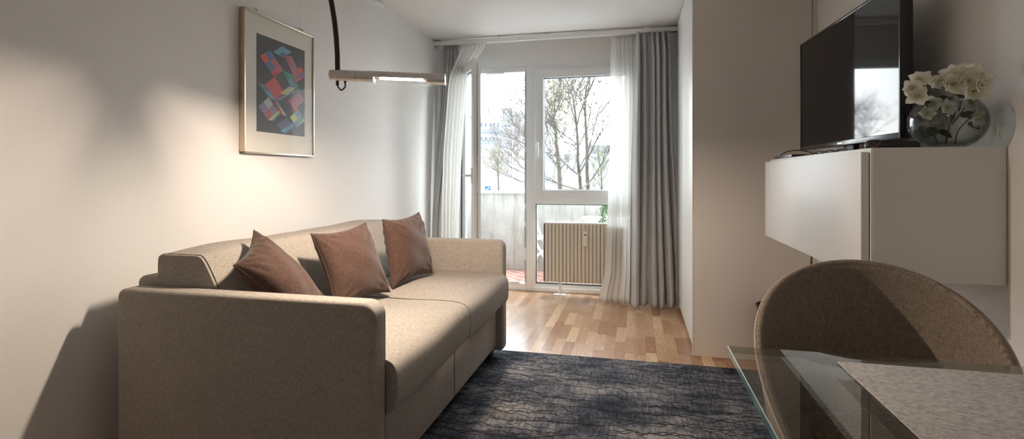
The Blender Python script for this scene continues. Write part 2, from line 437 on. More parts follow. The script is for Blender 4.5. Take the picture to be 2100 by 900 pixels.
def round_poly(x0, z0, x1, z1, r_tl, r_tr, r_br=0, r_bl=0, n=6):
    """rectangle with rounded corners (x right, z up), counter-clockwise from bottom left"""
    p = []
    for (cx, cz, r, a) in ((x0, z0, r_bl, 180), (x1, z0, r_br, 270), (x1, z1, r_tr, 0), (x0, z1, r_tl, 90)):
        if r <= 0: p.append((cx, cz)); continue
        ox = cx + (r if cx == x0 else -r); oz = cz + (r if cz == z0 else -r)
        for k in range(n + 1):
            an = math.radians(a + 90 * k / n); p.append((ox + r * math.cos(an), oz + r * math.sin(an)))
    return p

# ------------------------------------------------------------------ the room
XL, XR, YB, YF, ZC = -1.91, 1.045, 5.0, -2.3, 2.44
WX0, WX1, WZ1 = -1.72, .05, 2.185      # the opening for door and window
T = .12
struct(MB().box((XL - T, YF - T, -.1), (XR + T, YB + .1, 0)).build('floor', M['floor']), 'oak parquet floor of short strips running towards the window', 'floor')
struct(MB().box((XL - T, YF - T, ZC), (XR + T, YB + .25, ZC + .12)).build('ceiling', M['ceiling']), 'plain white ceiling over the room', 'ceiling')
struct(MB().box((XL - T, YF, 0), (XL, YB, ZC)).build('wall_left', M['wall']), 'pale papered wall behind the sofa', 'wall')
struct(MB().box((XR, YF, 0), (XR + T, YB, ZC)).build('wall_right', M['wall']), 'pale papered wall behind the television', 'wall')
struct(MB().box((XL - T, YF - T, 0), (XR + T, YF, ZC)).build('wall_front', M['wall']), 'plain wall behind the viewer', 'wall')
b = MB()
b.box((XL - T, YB, WZ1), (XR + T, YB + .25, ZC)); b.box((XL - T, YB, 0), (WX0, YB + .25, WZ1)); b.box((WX1, YB, 0), (XR + T, YB + .25, WZ1))
struct(b.build('wall_back', M['wall']), 'pale wall and lintel around the balcony door and window', 'wall')
b = MB().box((XL, .5, 2.405), (XL + .028, 3.70, 2.434), .002)
b.box((XL, .5, 2.398), (XL + .010, 3.70, 2.405))
struct(b.build('trim_1', M['rail']), 'white picture rail along the top of the left wall', 'trim')

# window frame and door frame -------------------------------------------------
win = sempty('window_1', 'white plastic window with a tall upper casement and a fixed low pane behind the radiator', 'window', (-.49, YB, 0))
def bars(x0, x1, z0, z1, w, y0, y1, bev=.006, wl=None, wr=None, wt=None, wb=None):
    m = MB(); wl = wl or w; wr = wr or w; wt = wt or w; wb = wb or w
    def P(x, z, y): return (x, y, z)
    m.box((x0, y0, z0), (x0 + wl, y1, z1), bev); m.box((x1 - wr, y0, z0), (x1, y1, z1), bev)
    m.box((x0 + wl - .004, y0, z1 - wt), (x1 - wr + .004, y1, z1), bev); m.box((x0 + wl - .004, y0, z0), (x1 - wr + .004, y1, z0 + wb), bev)
    return m
# fixed frame of the window half
fr = bars(-1.035, WX1, 0, WZ1, .06, YB - .005, YB + .075, wl=.095, wt=.045, wb=.075)
fr.box((-.945, YB - .005, .845), (WX1 - .05, YB + .075, .905), .006)
fr.box((-.955, YB - .02, 0), (WX1 - .03, YB + .01, .045), .005)
fr.build('window_frame', M['pvc'], win)
sash = bars(-.945, WX1 - .05, .90, 2.145, .085, YB - .028, YB + .06, .008); sash.build('casement_sash', M['pvc'], win)
g = bars(-.864, WX1 - .131, .981, 2.064, .008, YB - .006, YB + .03, .001); g.build('glazing_gasket', M['gasket'], win)
MB().box((-.862, YB + .01, .983), (WX1 - .133, YB + .014, 2.062)).build('upper_pane', M['glass'], win)
g = bars(-.942, WX1 - .058, .077, .847, .008, YB + .002, YB + .03, .001); g.build('low_pane_gasket', M['gasket'], win)
MB().box((-.938, YB + .01, .08), (WX1 - .06, YB + .014, .845)).build('lower_pane', M['glass'], win)
h = MB().box((-.925, YB - .045, 1.375), (-.895, YB - .027, 1.445), .006); h.tube([(-.91, YB - .04, 1.43), (-.91, YB - .075, 1.43), (-.91, YB - .082, 1.42), (-.91, YB - .078, 1.30)], .0105, 10)
h.build('window_handle', M['pvc'], win)
# door half: frame + open leaf
door = sempty('door_1', 'white balcony door standing open into the room beside the left curtains', 'door', (WX0, YB, 0))
df = bars(WX0, -1.035, 0, WZ1, .06, YB - .005, YB + .075, wt=.055, wb=.07, wr=.012); df.build('door_frame', M['pvc'], door)
g = MB().box((-1.048, YB - .004, .08), (-1.036, YB + .02, 2.12)); g.build('frame_gasket', M['gasket'], door)
hk = MB()
for z in (.30, .62, .80, 1.35): hk.box((-1.052, YB - .008, z), (-1.034, YB + .01, z + .12 if z in (.30,) else z + .05), .002)
hk.build('strike_plate', M['pvc'], door)
MB().box((-1.43, YB - .025, 2.118), (-1.25, YB - .004, 2.140), .004).build('vent_cover', M['pvc'], door)
MB().box((-1.22, YB - .012, .072), (-1.10, YB + .03, .088), .003).build('threshold_catch', M['chrome'], door)
# leaf is built closed along +x from the hinge, then swung about the hinge
HX, HY = -1.695, YB - .02
PH = math.radians(-58.2)
rotm = Matrix.Translation((HX, HY, 0)) @ Matrix.Rotation(PH, 4, 'Z')
def swing(mb):
    for i, v in enumerate(mb.v): mb.v[i] = rotm @ v
    return mb
LW = .675
lf = bars(0, LW, .075, 2.15, .082, -.045, 0, .006)
lf2 = bars(0.012, LW - .014, .087, 2.138, .07, 0, .026, .003)
lf.v, lf.f, lf.m = lf.v, lf.f, lf.m
b0 = len(lf.v); lf.v += lf2.v; lf.f += [tuple(b0 + i for i in f) for f in lf2.f]; lf.m += lf2.m
swing(lf).build('door_leaf', M['pvc'], door)
swing(bars(.080, LW - .080, .155, 2.07, .006, -.019, -.007, .001)).build('leaf_gasket', M['gasket'], door)
swing(MB().box((.083, -.015, .158), (LW - .083, -.011, 2.067))).build('leaf_pane', M['glass'], door)
es = MB().box((LW - .001, -.014, .12), (LW + .0015, -.004, 2.11))
for z in (.5, .95, 1.25, 1.62, 1.98): es.box((LW, -.016, z), (LW + .005, -.003, z + .035), .002)
swing(es).build('lock_strip', M['chrome'], door)
h = MB().box((LW - .055, -.058, 1.05), (LW - .025, -.044, 1.19), .006); h.tube([(LW - .04, -.055, 1.12), (LW - .04, -.09, 1.12), (LW - .05, -.10, 1.12), (LW - .165, -.10, 1.12)], .0105, 10)
swing(h).build('door_handle', M['pvc'], door)

# ------------------------------------------------------------------ curtain rail and curtains
rl = thing('curtain_rail', 'white curtain rail along the ceiling above window and balcony door', 'curtain rail', (-.75, 4.80, 2.40))
pts = [(-1.88, 4.93, 2.405), (-1.88, 4.86, 2.405), (-1.86, 4.82, 2.405), (-1.82, 4.80, 2.405), (.24, 4.80, 2.405), (.29, 4.82, 2.405), (.305, 4.86, 2.405), (.305, 4.96, 2.405)]
rp = smooth_pts(pts, 5)
def ribbon(mb, pts, half_w, z0, z1):
    P = [Vector(p) for p in pts]
    for i in range(len(P)):
        t = (P[min(i + 1, len(P) - 1)] - P[max(i - 1, 0)]).normalized(); nx = Vector((-t.y, t.x, 0)) * half_w
        mb.v += [P[i] + nx + Vector((0, 0, z0)), P[i] - nx + Vector((0, 0, z0)), P[i] - nx + Vector((0, 0, z1)), P[i] + nx + Vector((0, 0, z1))]
    for i in range(len(P) - 1):
        for k in range(4): mb.f.append((4 * i + k, 4 * i + (k + 1) % 4, 4 * i + 4 + (k + 1) % 4, 4 * i + 4 + k)); mb.m.append(0)
    e = 4 * (len(P) - 1); mb.f += [(0, 1, 2, 3), (e + 3, e + 2, e + 1, e)]; mb.m += [0, 0]; return mb
ribbon(MB(), rp, .020, -.022, .016).build('rail_profile', M['rail'], rl)
for x in [-1.7 + .45 * k for k in range(5)]: MB().box((x - .02, 4.792, 2.4205), (x + .02, 4.808, 2.4395), .001).build('ceiling_bracket', M['rail'], rl)

def curtain(name, label, mat_, root, x_of, y_of, ztop, zbot, folds, amp, nu=160, nv=56, head=.10, seed=1, tape=None):
    """x_of(s, t), y_of(s, t): s across 0..1, t down 0..1"""
    rnd = random.Random(seed); ph = [rnd.uniform(0, 6.28) for _ in range(6)]
    warp = [rnd.uniform(-.35, .35) for _ in range(folds + 2)]
    def fn(s, t):
        z = lerp(ztop, zbot(s), t)
        k = s * folds; i = int(k); w = lerp(warp[i], warp[i + 1], k - i)
        drift = .35 * math.sin(2.1 * t + ph[0]) * t + .22 * math.sin(5 * t + 6 * s + ph[1])
        a = amp * (0.45 + .55 * sm(0, head, t)) * (1 + .35 * math.sin(7 * s + ph[2]))
        th = 2 * PI * (k + w + drift * .5)
        prof = math.sin(th) + .28 * math.sin(2 * th + ph[3] + 1.5 * t)
        dy = a * prof
        if t < head: dy += amp * .35 * math.sin(4 * PI * k + ph[4]) * (1 - t / head)
        dx = .35 * a * math.cos(th + .6)
        crumple = amp * .55 * sm(.72, 1, t) * (math.sin(9 * t + 17 * s + ph[5]) * math.sin(23 * t + ph[1]))
        return Vector((x_of(s, t) + dx, y_of(s, t) + dy + crumple * .6, z + crumple * .15))
    o = MB().grid(fn, nu, nv).build(name, mat_, root, sharp=180, fix=False)
    sol = o.modifiers.new('thickness', 'SOLIDIFY'); sol.thickness = .0012; sol.offset = 0
    return o
# right grey
c = thing('curtain', 'heavy grey satin curtain hanging at the right of the window beside the wardrobe', 'curtain', (.16, 4.8, 0), 'grey curtains')
curtain('curtain_panel', '', M['curtain'], c,
        lambda s, t: lerp(lerp(.005, .285, s), lerp(-.045, .345, s ** .9), sm(.0, 1, t) * .95 + .05 * t),
        lambda s, t: 4.765 - .07 * t - .15 * sm(.45, 1, t) * (.35 + .65 * (1 - s)) , 2.381, lambda s: .004 + .02 * abs(math.sin(5 * s)), 6, .042, 200, 70, seed=4)
hd = MB()
for i in range(12): hd.box((.01 + i * .023, 4.786, 2.36), (.016 + i * .023, 4.80, 2.392), .001)
hd.build('heading_hook', M['rail'], c)
# right sheer
c = thing('sheer_curtain', 'sheer white curtain over the right end of window and radiator', 'curtain', (-.12, 4.74, 0), 'white sheer curtains')
curtain('curtain_panel', '', M['sheer'], c,
        lambda s, t: lerp(lerp(-.215, .005, s), lerp(-.265, -.02, s), sm(.2, 1, t)) - .05 * sm(.88, 1, t) * (1 - s),
        lambda s, t: 4.835 - .04 * sm(.05, .5, t) - .09 * sm(.80, 1, t), 2.381, lambda s: .004, 6, .017, 130, 50, seed=9)
# left grey
c = thing('curtain', 'grey satin curtain hanging in the left corner behind the sofa end', 'curtain', (-1.8, 4.8, 0), 'grey curtains')
curtain('curtain_panel', '', M['curtain'], c,
        lambda s, t: lerp(lerp(-1.815, -1.660, s), lerp(-1.880, -1.80, s), sm(0, .8, t)),
        lambda s, t: 4.82 - .14 * sm(0, .8, t), 2.381, lambda s: .004, 5, .028, 130, 50, seed=11)
# left sheer
c = thing('sheer_curtain', 'sheer white curtain swept aside by the open balcony door', 'curtain', (-1.65, 4.7, 0), 'white sheer curtains')
curtain('curtain_panel', '', M['sheer'], c,
        lambda s, t: lerp(lerp(-1.62, -1.38, s), lerp(-1.742, -1.572, s), sm(0, .06, t) * .12 + sm(0, .14, t) * .62 + sm(.1, .8, t) * .26),
        lambda s, t: 4.785 - .12 * sm(0, .2, t) - .10 * sm(.05, .5, t) + .015 * math.sin(4 * s), 2.381, lambda s: .004, 6, .014, 130, 60, seed=21)

# ------------------------------------------------------------------ radiator
rd = thing('radiator', 'cream fluted panel radiator standing before the low window pane', 'radiator', (-.5, 4.88, 0))
x0, x1, z0, z1, yf = -.838, -.10, .128, .668, 4.845
def flute(x):
    p = .0345; q = ((x - x0 - .012) / p) % 1
    if x < x0 + .014 or x > x1 - .014: return 0
    return .0065 * (sm(.0, .22, q) * (1 - sm(.62, .84, q)))
nx = 400
def rf(s, t):
    x = lerp(x0, x1, s); z = lerp(z0, z1, t)
    e = sm(0, .055, t) * (1 - sm(.95, .99, t))
    return Vector((x, yf + .012 - flute(x) * e - .004, z))
pm = MB().grid(rf, nx, 24); pm.box((x0, yf + .008, z0), (x1, yf + .026, z1), .004)
pm.build('front_panel', M['radiator'], rd, sharp=30, fix=False)
MB().box((x0 + .01, 4.925, z0 + .01), (x1 - .01, 4.945, z1 - .01), .004).build('rear_panel', M['radiator'], rd)
for xe in (x0 - .003, x1 - .004): MB().box((xe, 4.85, z0 + .02), (xe + .007, 4.945, z1 + .012), .002).build('side_cover', M['radiator'], rd)
gr = MB(); gr.box((x0, 4.846, z1), (x1, 4.856, z1 + .012)); gr.box((x0, 4.938, z1), (x1, 4.946, z1 + .012))
for i in range(74): gr.box((x0 + .004 + i * .0098, 4.85, z1 + .003), (x0 + .009 + i * .0098, 4.944, z1 + .014))
gr.build('top_grille', M['radgrille'], rd, smooth=False)
MB().lathe([(0, -.846), (.009, -.846), (.009, -.838), (0, -.838)], (0, 4.90, .648), 12, axis='x').build('vent_plug', M['meter'], rd)
mt = MB().box((-.467, yf - .026, .475), (-.431, yf + .004, .610), .006).build('heat_meter', M['meter'], rd)
MB().box((-.460, yf - .0275, .572), (-.438, yf - .025, .582)).build('meter_display', M['lcd'], mt)
ft = MB().tube([(-.690, 4.89, .15), (-.690, 4.89, .006)], .0095, 12); ft.box((-.703, 4.875, .098), (-.677, 4.905, .13), .005)
ft.box((-.745, 4.862, .001), (-.637, 4.925, .007), .002)
for dx in (-.72, -.662):
    for dy in (4.874, 4.912): ft.lathe([(0, .011), (.006, .0105), (.007, .007)], (dx, dy, 0), 8)
ft.build('floor_foot', M['meter'], rd)

# ------------------------------------------------------------------ wardrobe
wd = thing('wardrobe', 'tall pale built-in wardrobe with plain doors reaching the ceiling', 'wardrobe', (.7, 4.0, 0))
WT = ZC - .012
MB().box((.37, 3.452, .05), (1.02, 4.65, WT), .001).build('body', M['ward'], wd)
MB().box((.345, 3.43, 0), (1.018, 3.449, WT), .0012).build('end_panel', M['ward'], wd)
MB().box((.3445, 3.4285, 0), (.352, 3.45, WT), .0015).build('edge_band', M['white_lam'], wd)
MB().box((.355, 4.645, 0), (1.02, 4.665, WT - .02), .0012).build('far_end_panel', M['edge'], wd)
for y0, y1 in ((3.453, 4.05), (4.054, 4.643)):
    MB().box((.352, y0, .045), (.3685, y1, WT - .01), .0015).build('door', M['white_lam'], wd)
MB().box((.39, 3.452, 0), (1.0, 4.645, .048)).build('plinth', M['shadowgap'], wd)
fl = MB().box((1.0225, 3.437, 0), (XR - .001, 3.45, WT), .001); fl.build('filler_strip', M['ward'], wd)
MB().box((1.0185, 3.446, 0), (1.0225, 3.45, WT)).build('joint', M['shadowgap'], wd)

# ------------------------------------------------------------------ sofa
sf = thing('sofa', 'beige two-seat sofa with dark piping standing against the left wall', 'sofa', (-1.3, 2.33, 0))
AY = ((1.478, 1.560), (3.100, 3.185))
for (ya, yb) in AY:
    poly = round_poly(-1.78, .05, -.785, .722, .03, .045, .02, .015)
    a = MB().prism(poly, 'y', ya, yb, .026, seg=5).build('arm', M['sofa'], sf, sharp=60)
    pp = MB()
    for yy in (yb - .0055,):
        pl = [(x, yy, z) for x, z in round_poly(-1.775, .056, -.7905, .7165, .03, .045, .02, .015)]
        pp.tube(pl, .0044, 6, closed=True)
    pp.build('arm_piping', M['piping'], a)
MB().box((-1.70, 1.562, .075), (-.828, 3.098, .325), .012).build('base', M['sofa'], sf)
MB().tube([(-.8275, 2.335, .078), (-.8275, 2.335, .32)], .002, 6).build('base_seam', M['piping'], sf)
for (x, y) in ((-.87, 3.06), (-1.66, 3.06), (-.87, 1.62), (-1.66, 1.62)):
    MB().box((x - .03, y - .03, .0125), (x + .03, y + .03, .078), .004).build('foot', M['feet'], sf)
MB().prism(round_poly(-1.79, .06, -1.68, .752, .03, .03), 'y', 1.566, 3.094, .012).build('back_panel', M['sofa'], sf, sharp=60)
def block(cx, cz, ax, az, y0, y1, ex=5, ey=10, crown=0, warp=None, nu=96, nv=48):
    cy, ay = (y0 + y1) / 2, (y1 - y0) / 2
    def fn(s, t):
        yy = -1 + 2 * t; yy = spow(yy, 1.0) ; yq = math.sin(yy * PI / 2)
        sc = max(0, 1 - abs(yq) ** ey) ** (1 / ey)
        th = 2 * PI * s
        x = ax * spow(math.cos(th), 2 / ex) * (.945 + .055 * sc); z = az * spow(math.sin(th), 2 / ex) * (.93 + .07 * sc)
        if abs(yq) > .9999: pass
        if z > 0: z += crown * (1 - yq * yq) * (z / az) * max(0, 1 - (x / ax) ** 4)
        p = Vector((cx + x, cy + ay * yq, cz + z))
        return warp(p) if warp else p
    m = MB().grid(fn, nu, nv, wrapu=True)
    m.f.append(tuple(range(nu))[::-1]); m.m.append(0); k = nv * nu; m.f.append(tuple(k + i for i in range(nu))); m.m.append(0)
    return m
for (y0, y1) in ((1.564, 2.3335), (2.3365, 3.096)):
    def wseat(p):
        q = p.copy()
        if q.x > -1.0: q.x += .012 * math.sin((q.z - .33) / .2 * PI)
        q.z += .006 * math.sin(q.y * 9) * math.sin(q.x * 7); return q
    s = block(-1.13, .428, .372, .104, y0, y1, 6, 24, .014, wseat).build('seat_cushion', M['sofa'], sf, sharp=50)
    sy = y1 if y0 < 2 else None
    if sy:
        pl = []
        for k in range(40):
            th = PI * .75 - (PI * 1.15) * k / 39
            q = wseat(Vector((-1.13 + .372 * spow(math.cos(th), 2 / 6) * .990, 2.335, .428 + .104 * spow(math.sin(th), 2 / 6) * .985))); pl.append(q)
        MB().tube(pl, .0028, 6).build('seam_piping', M['piping'], s)
    def wback(p):
        q = p.copy(); t = (q.z - .50) / .34
        f = (q.x + 1.70) / .36
        q.x = -1.695 + max(0, f) * lerp(.335, .185, max(0, min(1.05, t))) + .018 * math.sin(PI * max(0, min(1, t))) * f
        q.z += .004 * math.sin(q.y * 11 + 1) * max(0, t); return q
    bk = block(-1.52, .685, .18, .150, y0, y1, 14, 40, .014, wback, 144, 64).build('back_cushion', M['sofa'], sf, sharp=50)
    for yy in ((y0 + .012,) if y0 < 2 else (y1 - .012,)):
        pl = []
        for k in range(140):
            th = PI * 1.1 - PI * 1.25 * k / 139
            q = Vector((-1.52 + .18 * spow(math.cos(th), 2 / 14) * 1.002, yy, .685 + .150 * spow(math.sin(th), 2 / 14) * 1.002)); pl.append(wback(q))
        MB().tube(pl, .0025, 6).build('back_piping', M['piping'], bk)

def pillow(label, TL, TR, BR, BL, thick, seed):
    TL, TR, BR, BL = map(Vector, (TL, TR, BR, BL)); c = (TL + TR + BR + BL) / 4
    root = thing('throw_pillow', label, 'cushion', (c.x, c.y, min(BR.z, BL.z)), 'brown cushions on the sofa')
    nrm = ((TR - BL).cross(TL - BR)).normalized()
    if nrm.x < 0: nrm = -nrm
    rnd = random.Random(seed); ph = [rnd.uniform(0, 6.3) for _ in range(8)]
    def base(a, b_):
        pa = a * (1 - .12 * (1 - b_ * b_) * abs(a)) ; pb = b_ * (1 - .12 * (1 - a * a) * abs(b_))
        s, t = (pa + 1) / 2, (pb + 1) / 2
        return (BL * (1 - s) + BR * s) * (1 - t) + (TL * (1 - s) + TR * s) * t
    def side(sg):
        def fn(s, t):
            a, b_ = -1 + 2 * s, -1 + 2 * t
            a = math.sin(a * PI / 2); b_ = math.sin(b_ * PI / 2)
            h = thick * (max(0, (1 - a * a)) * max(0, (1 - b_ * b_))) ** .42
            e = (1 - a * a) * (1 - b_ * b_)
            wr = .006 * math.sin(5 * a + 3 * b_ + ph[0]) * math.sin(4 * b_ + ph[1]) * e ** .5
            for kx, ky in ((1, 1), (-1, 1), (1, -1), (-1, -1)):   # creases running into the corners
                d = math.hypot(a - kx, b_ - ky); ang = math.atan2(b_ - ky, a - kx)
                wr += .005 * math.sin(13 * ang + ph[2]) * math.exp(-((d - .35) / .3) ** 2) * min(1, e * 6)
            for k in range(3):
                wr += .003 * math.sin(22 * (a if k % 2 else b_) + ph[4 + k]) * (abs(b_ if k % 2 else a) ** 6) * min(1, 8 * e)
            return base(a, b_) + nrm * sg * (h + wr)
        return fn
    m = MB(); m.grid(side(1), 44, 44); m.grid(side(-1), 44, 44)
    b = m.build('cover', M['pillow'], root, sharp=100)
    ring = []
    n = 24
    for k in range(n): ring.append(base(-1 + 2 * k / n, -1))
    for k in range(n): ring.append(base(1, -1 + 2 * k / n))
    for k in range(n): ring.append(base(1 - 2 * k / n, 1))
    for k in range(n): ring.append(base(-1, 1 - 2 * k / n))
    MB().tube(ring, .0032, 6, closed=True).build('seam', M['pillow'], root)
    return root
pillow('brown cushion tipped into the corner of the near sofa arm', (-1.485, 1.803, .902), (-1.185, 1.87, .570), (-1.10, 1.64, .565), (-1.395, 1.592, .800), .078, 2)
pillow('brown cushion leaning on the backrest, middle one of the three', (-1.375, 2.02, .866), (-1.305, 2.37, .886), (-1.160, 2.345, .556), (-1.235, 1.985, .554), .070, 5)
pillow('brown cushion nearest the window, propped upright by the far sofa arm', (-1.275, 2.49, .892), (-1.235, 2.87, .905), (-1.145, 2.85, .56), (-1.20, 2.45, .548), .068, 8)

# ------------------------------------------------------------------ rug
rg = MB().box((-1.55, -.6, .0005), (.78, 3.232, .012), .004).build('rug', M['rug'])
tag(rg, 'dark charcoal rug with wavy black lines lying under the sofa and table', 'rug')

# ------------------------------------------------------------------ arc lamp
lamp = thing('arc_lamp', 'dark brown arc lamp with a glowing horizontal brushed metal tube above the sofa', 'lamp', (-1.72, .40, 0))
R_ = .0215
LD = 2.01                                    # the tube lies square to the viewer's line of sight
LC = CR * ((824 - CXP) / FPX * LD) + CF * LD + Vector((0, 0, CAMH + (CYP - 160) / FPX * LD))
SL = -.040
def lw(x, y=0, z=0): return LC + CR * x + CF * y + Vector((0, 0, z + SL * x))
def shear(mb):
    for i, v in enumerate(mb.v): mb.v[i] = lw(v.x, v.y, v.z)
    return mb
xa, xb, xs0, xs1 = -.275, .167, -.152, .118
def cyl(m, x0_, x1_, r):
    m.lathe([(0, x0_), (r * .93, x0_), (r, x0_ + .0015), (r, x1_ - .0015), (r * .93, x1_), (0, x1_)], (0, 0, 0), 40, axis='x'); return m
O0 = (0, 0, 0)
e1 = MB().lathe([(0, xa), (R_ * .90, xa), (R_ * .97, xa + .0015), (R_ * .97, xa + .0105), (R_ * .90, xa + .0108), (R_ * .90, xa + .0116), (R_, xa + .012), (R_, -.177), (R_ * .90, -.1768), (R_ * .90, -.176), (R_ * .985, -.1756), (R_ * .985, xs0), (0, xs0)], O0, 40, axis='x')
shear(e1).build('tube_end', M['nickel'], lamp)
shear(cyl(MB(), xs1, xb - .003, R_ * .985)).build('tube_end', M['nickel'], lamp)
shear(MB().lathe([(0, xb - .004), (R_ * 1.02, xb - .004), (R_ * 1.02, xb), (0, xb)], O0, 40, axis='x')).build('end_cap', M['chrome'], lamp)
# slotted middle: an open shell over the bulb; angle measured from the far side up over the top to the near side
A0, A1 = math.radians(-15), math.radians(191)
sh = MB(); ri = R_ * .90
prof = [(ri, xs0 - .003), (R_, xs0 - .003), (R_, xs1 + .003), (ri, xs1 + .003), (ri, xs0 - .003)]
sh.lathe(prof, O0, 40, axis='x', a0=A0, a1=A1)
for (p0, p1) in ((xs0, -.105), (.098, xs1)):
    sh.lathe([(ri * .985, p0), (R_ * .985, p0), (R_ * .985, p1), (ri * .985, p1), (ri * .985, p0)], O0, 24, axis='x', a0=A1, a1=A0 + 2 * PI)
for k in range(11):
    xv = -.125 + .022 * k; sh.box((xv, -.004, R_ - .0012), (xv + .012, .004, R_ + .0012), .0004)
shear(sh).build('slotted_shade', [M['nickel']], lamp)
rf_ = MB().lathe([(ri * .96, xs0 + .002), (ri * .96, xs1 - .002)], O0, 24, axis='x', a0=A0 + .05, a1=A1 - .05)
shear(rf_).build('inner_reflector', M['reflector'], lamp, fix=False)
shear(MB().lathe([(0, -.080), (.0045, -.078), (.0045, .078), (0, .080)], O0, 12, axis='x')).build('halogen_bulb', M['bulb'], lamp)
for p0, p1 in ((-.104, -.081), (.081, .100)):
    shear(MB().lathe([(0, p0), (.008, p0), (.008, p1), (0, p1)], O0, 12, axis='x')).build('bulb_socket', M['meter'], lamp)
shear(MB().box((-.135, -.012, -.0245), (.115, .012, -.0236))).build('glass_guard', M['glass'], lamp)
s0 = lw((692.5 - 824) / FPX * LD, 0, R_ - .002)
st = bez(s0, s0 + Vector((0, 0, .66)), s0 + Vector((-.02, -.70, .87)), (-1.71, .62, 2.18), 30) + bez((-1.71, .62, 2.18), (-1.75, .50, 2.10), (-1.74, .40, 1.9), (-1.72, .40, 1.4), 12)[1:] + [Vector((-1.72, .40, .03))]
MB().tube(st, .0098, 10).build('stem', M['stem'], lamp)
MB().lathe([(0, 0.001), (.15, .001), (.155, .006), (.155, .022), (.15, .027), (.02, .030), (0, .030)], (-1.72, .40, 0), 40).build('base', M['stem'], lamp)
c1, c2 = (692 - 824) / FPX * LD, (708 - 824) / FPX * LD
cl = [lw(p[0], 0, p[1]) for p in [(q.x, q.z) for q in smooth_pts([(c1, 0, -.018), (c1, 0, -.030), (c1 + .003, 0, -.044), ((c1 + c2) / 2, 0, -.0555), (c2 - .001, 0, -.044), (c2, 0, -.032), (c2 - .001, 0, -.018)], 5)]]
cm = MB().tube(cl, .0032, 8)
for cx_, prf in ((c1, [(.0032, -.040), (.0062, -.038), (.0062, -.020), (.0075, -.018)]), (c2, [(.0032, -.028), (.0052, -.026), (.0052, -.018)])): cm.lathe(prf, lw(cx_), 12)
cm.build('cord_loop', M['stem'], lamp)

# fill lamp added unseen behind the viewer to brighten the room
cl_ = thing('added_fill_lamp', 'round white flush fill lamp added unseen over the dining end', 'lamp', (-.45, -.95, ZC))
MB().lathe([(0, -.002), (.20, -.002), (.20, -.03), (.19, -.035), (0, -.035)], (-.45, -.95, ZC), 40).build('mounting_plate', M['rail'], cl_)
MB().lathe([(.185, -.035), (.18, -.06), (.14, -.09), (.07, -.105), (0, -.108)], (-.45, -.95, ZC), 40).build('dome', M['dome'], cl_)

# ------------------------------------------------------------------ picture
pc = thing('framed_picture', 'framed print of coloured cubes hanging on the left wall above the sofa', 'picture', (-1.88, 2.5, 1.23))
py0, py1, pz0, pz1, pxf = 2.215, 2.795, 1.232, 1.955, XL + .032
fm = MB()
fw = .0085
for (a, bq) in (((py0, pz0), (py0 + fw, pz1)), ((py1 - fw, pz0), (py1, pz1)), ((py0, pz0), (py1, pz0 + fw)), ((py0, pz1 - fw), (py1, pz1))):
    fm.box((XL + .002, a[0], a[1]), (pxf, bq[0], bq[1]), .0015)
fm.build('frame', M['frame'], pc)
MB().box((XL + .006, py0 + .004, pz0 + .004), (pxf - .008, py1 - .004, pz1 - .004)).build('mount', M['mount'], pc)
# print: coloured rhombs on charcoal, all in one sheet
pal = {}
def pcol(c):
    if c not in pal:
        pal[c] = len(pal)
    return pal[c]
iy0, iy1, iz0, iz1 = py0 + .095, py1 - .085, pz0 + .115, pz1 - .105
sheet = MB(); xq = pxf - .0072
BG = (.066, .066, .065)
sheet.box((xq - .0015, iy0, iz0), (xq, iy1, iz1), mi=pcol(BG))
LAY = [0]
def tri(u, v): return Vector((xq + .0002 + .00003 * LAY[0], lerp(iy0, iy1, u), lerp(iz0, iz1, v)))
RED, PINK, ROSE, BLUE, TEAL, GREEN, LIME, GREY, MAUVE, SLATE = (.46, .075, .07), (.36, .12, .16), (.30, .10, .14), (.085, .14, .27), (.13, .27, .33), (.07, .23, .15), (.42, .45, .13), (.36, .36, .36), (.22, .17, .26), (.10, .11, .16)
def rhomb(o, e1, e2, cols, n=2):
    LAY[0] += 1
    for i in range(n):
        for j in range(n):
            q = [(o[0] + e1[0] * (i + di) / n + e2[0] * (j + dj) / n, o[1] + e1[1] * (i + di) / n + e2[1] * (j + dj) / n) for di, dj in ((0, 0), (1, 0), (1, 1), (0, 1))]
            sheet.add([tri(*p) for p in q], [(0, 1, 2, 3)], pcol(cols[(i * n + j) % len(cols)]))
ea, eb, ec = (.24, .10), (.13, -.155), (-.16, -.105)     # the three edge directions of the boxes
rhomb((.06, .775), (.19, .10), (.20, -.13), [RED, BLUE, BLUE, ROSE]); rhomb((.26, .645), (.19, .10), (-.0 + .07, -.0 - .045), [RED, RED, PINK, PINK])
rhomb((.32, .865), (.18, .095), (.20, -.03), [TEAL, BLUE, TEAL, TEAL]); rhomb((.53, .865), (.17, .02), (.19, -.165), [ROSE, PINK, PINK, MAUVE])
rhomb((.50, .70), (.22, -.02), (.17, -.15), [GREEN, TEAL, GREEN, GREEN]); rhomb((.70, .715), (.22, .09), (.09, -.11), [PINK, ROSE, RED, BLUE]); rhomb((.68, .555), (.24, .10), (.07, .06), [BLUE, PINK, RED, RED])
rhomb((.14, .49), (.20, .115), (.20, -.145), [RED, RED, RED, RED]); rhomb((.03, .50), (.13, -.01), (.22, -.14), [GREEN, TEAL, BLUE, TEAL]); rhomb((.33, .345), (.22, .105), (.13, .02), [BLUE, MAUVE, SLATE, TEAL])
rhomb((.46, .44), (.18, .10), (.15, -.0), [LIME, GREY, GREY, LIME]); rhomb((.66, .40), (.20, .10), (.15, -.075), [ROSE, PINK, ROSE, ROSE]); rhomb((.62, .39), (.10, .01), (.16, -.13), [RED, RED, PINK, RED])
rhomb((.03, .255), (.19, .115), (.19, -.125), [MAUVE, ROSE, GREY, MAUVE]); rhomb((.22, .13), (.19, .115), (.09, .0), [LIME, TEAL, LIME, TEAL]); rhomb((.30, .345), (.11, -.005), (.18, -.135), [RED, RED, TEAL, GREY])
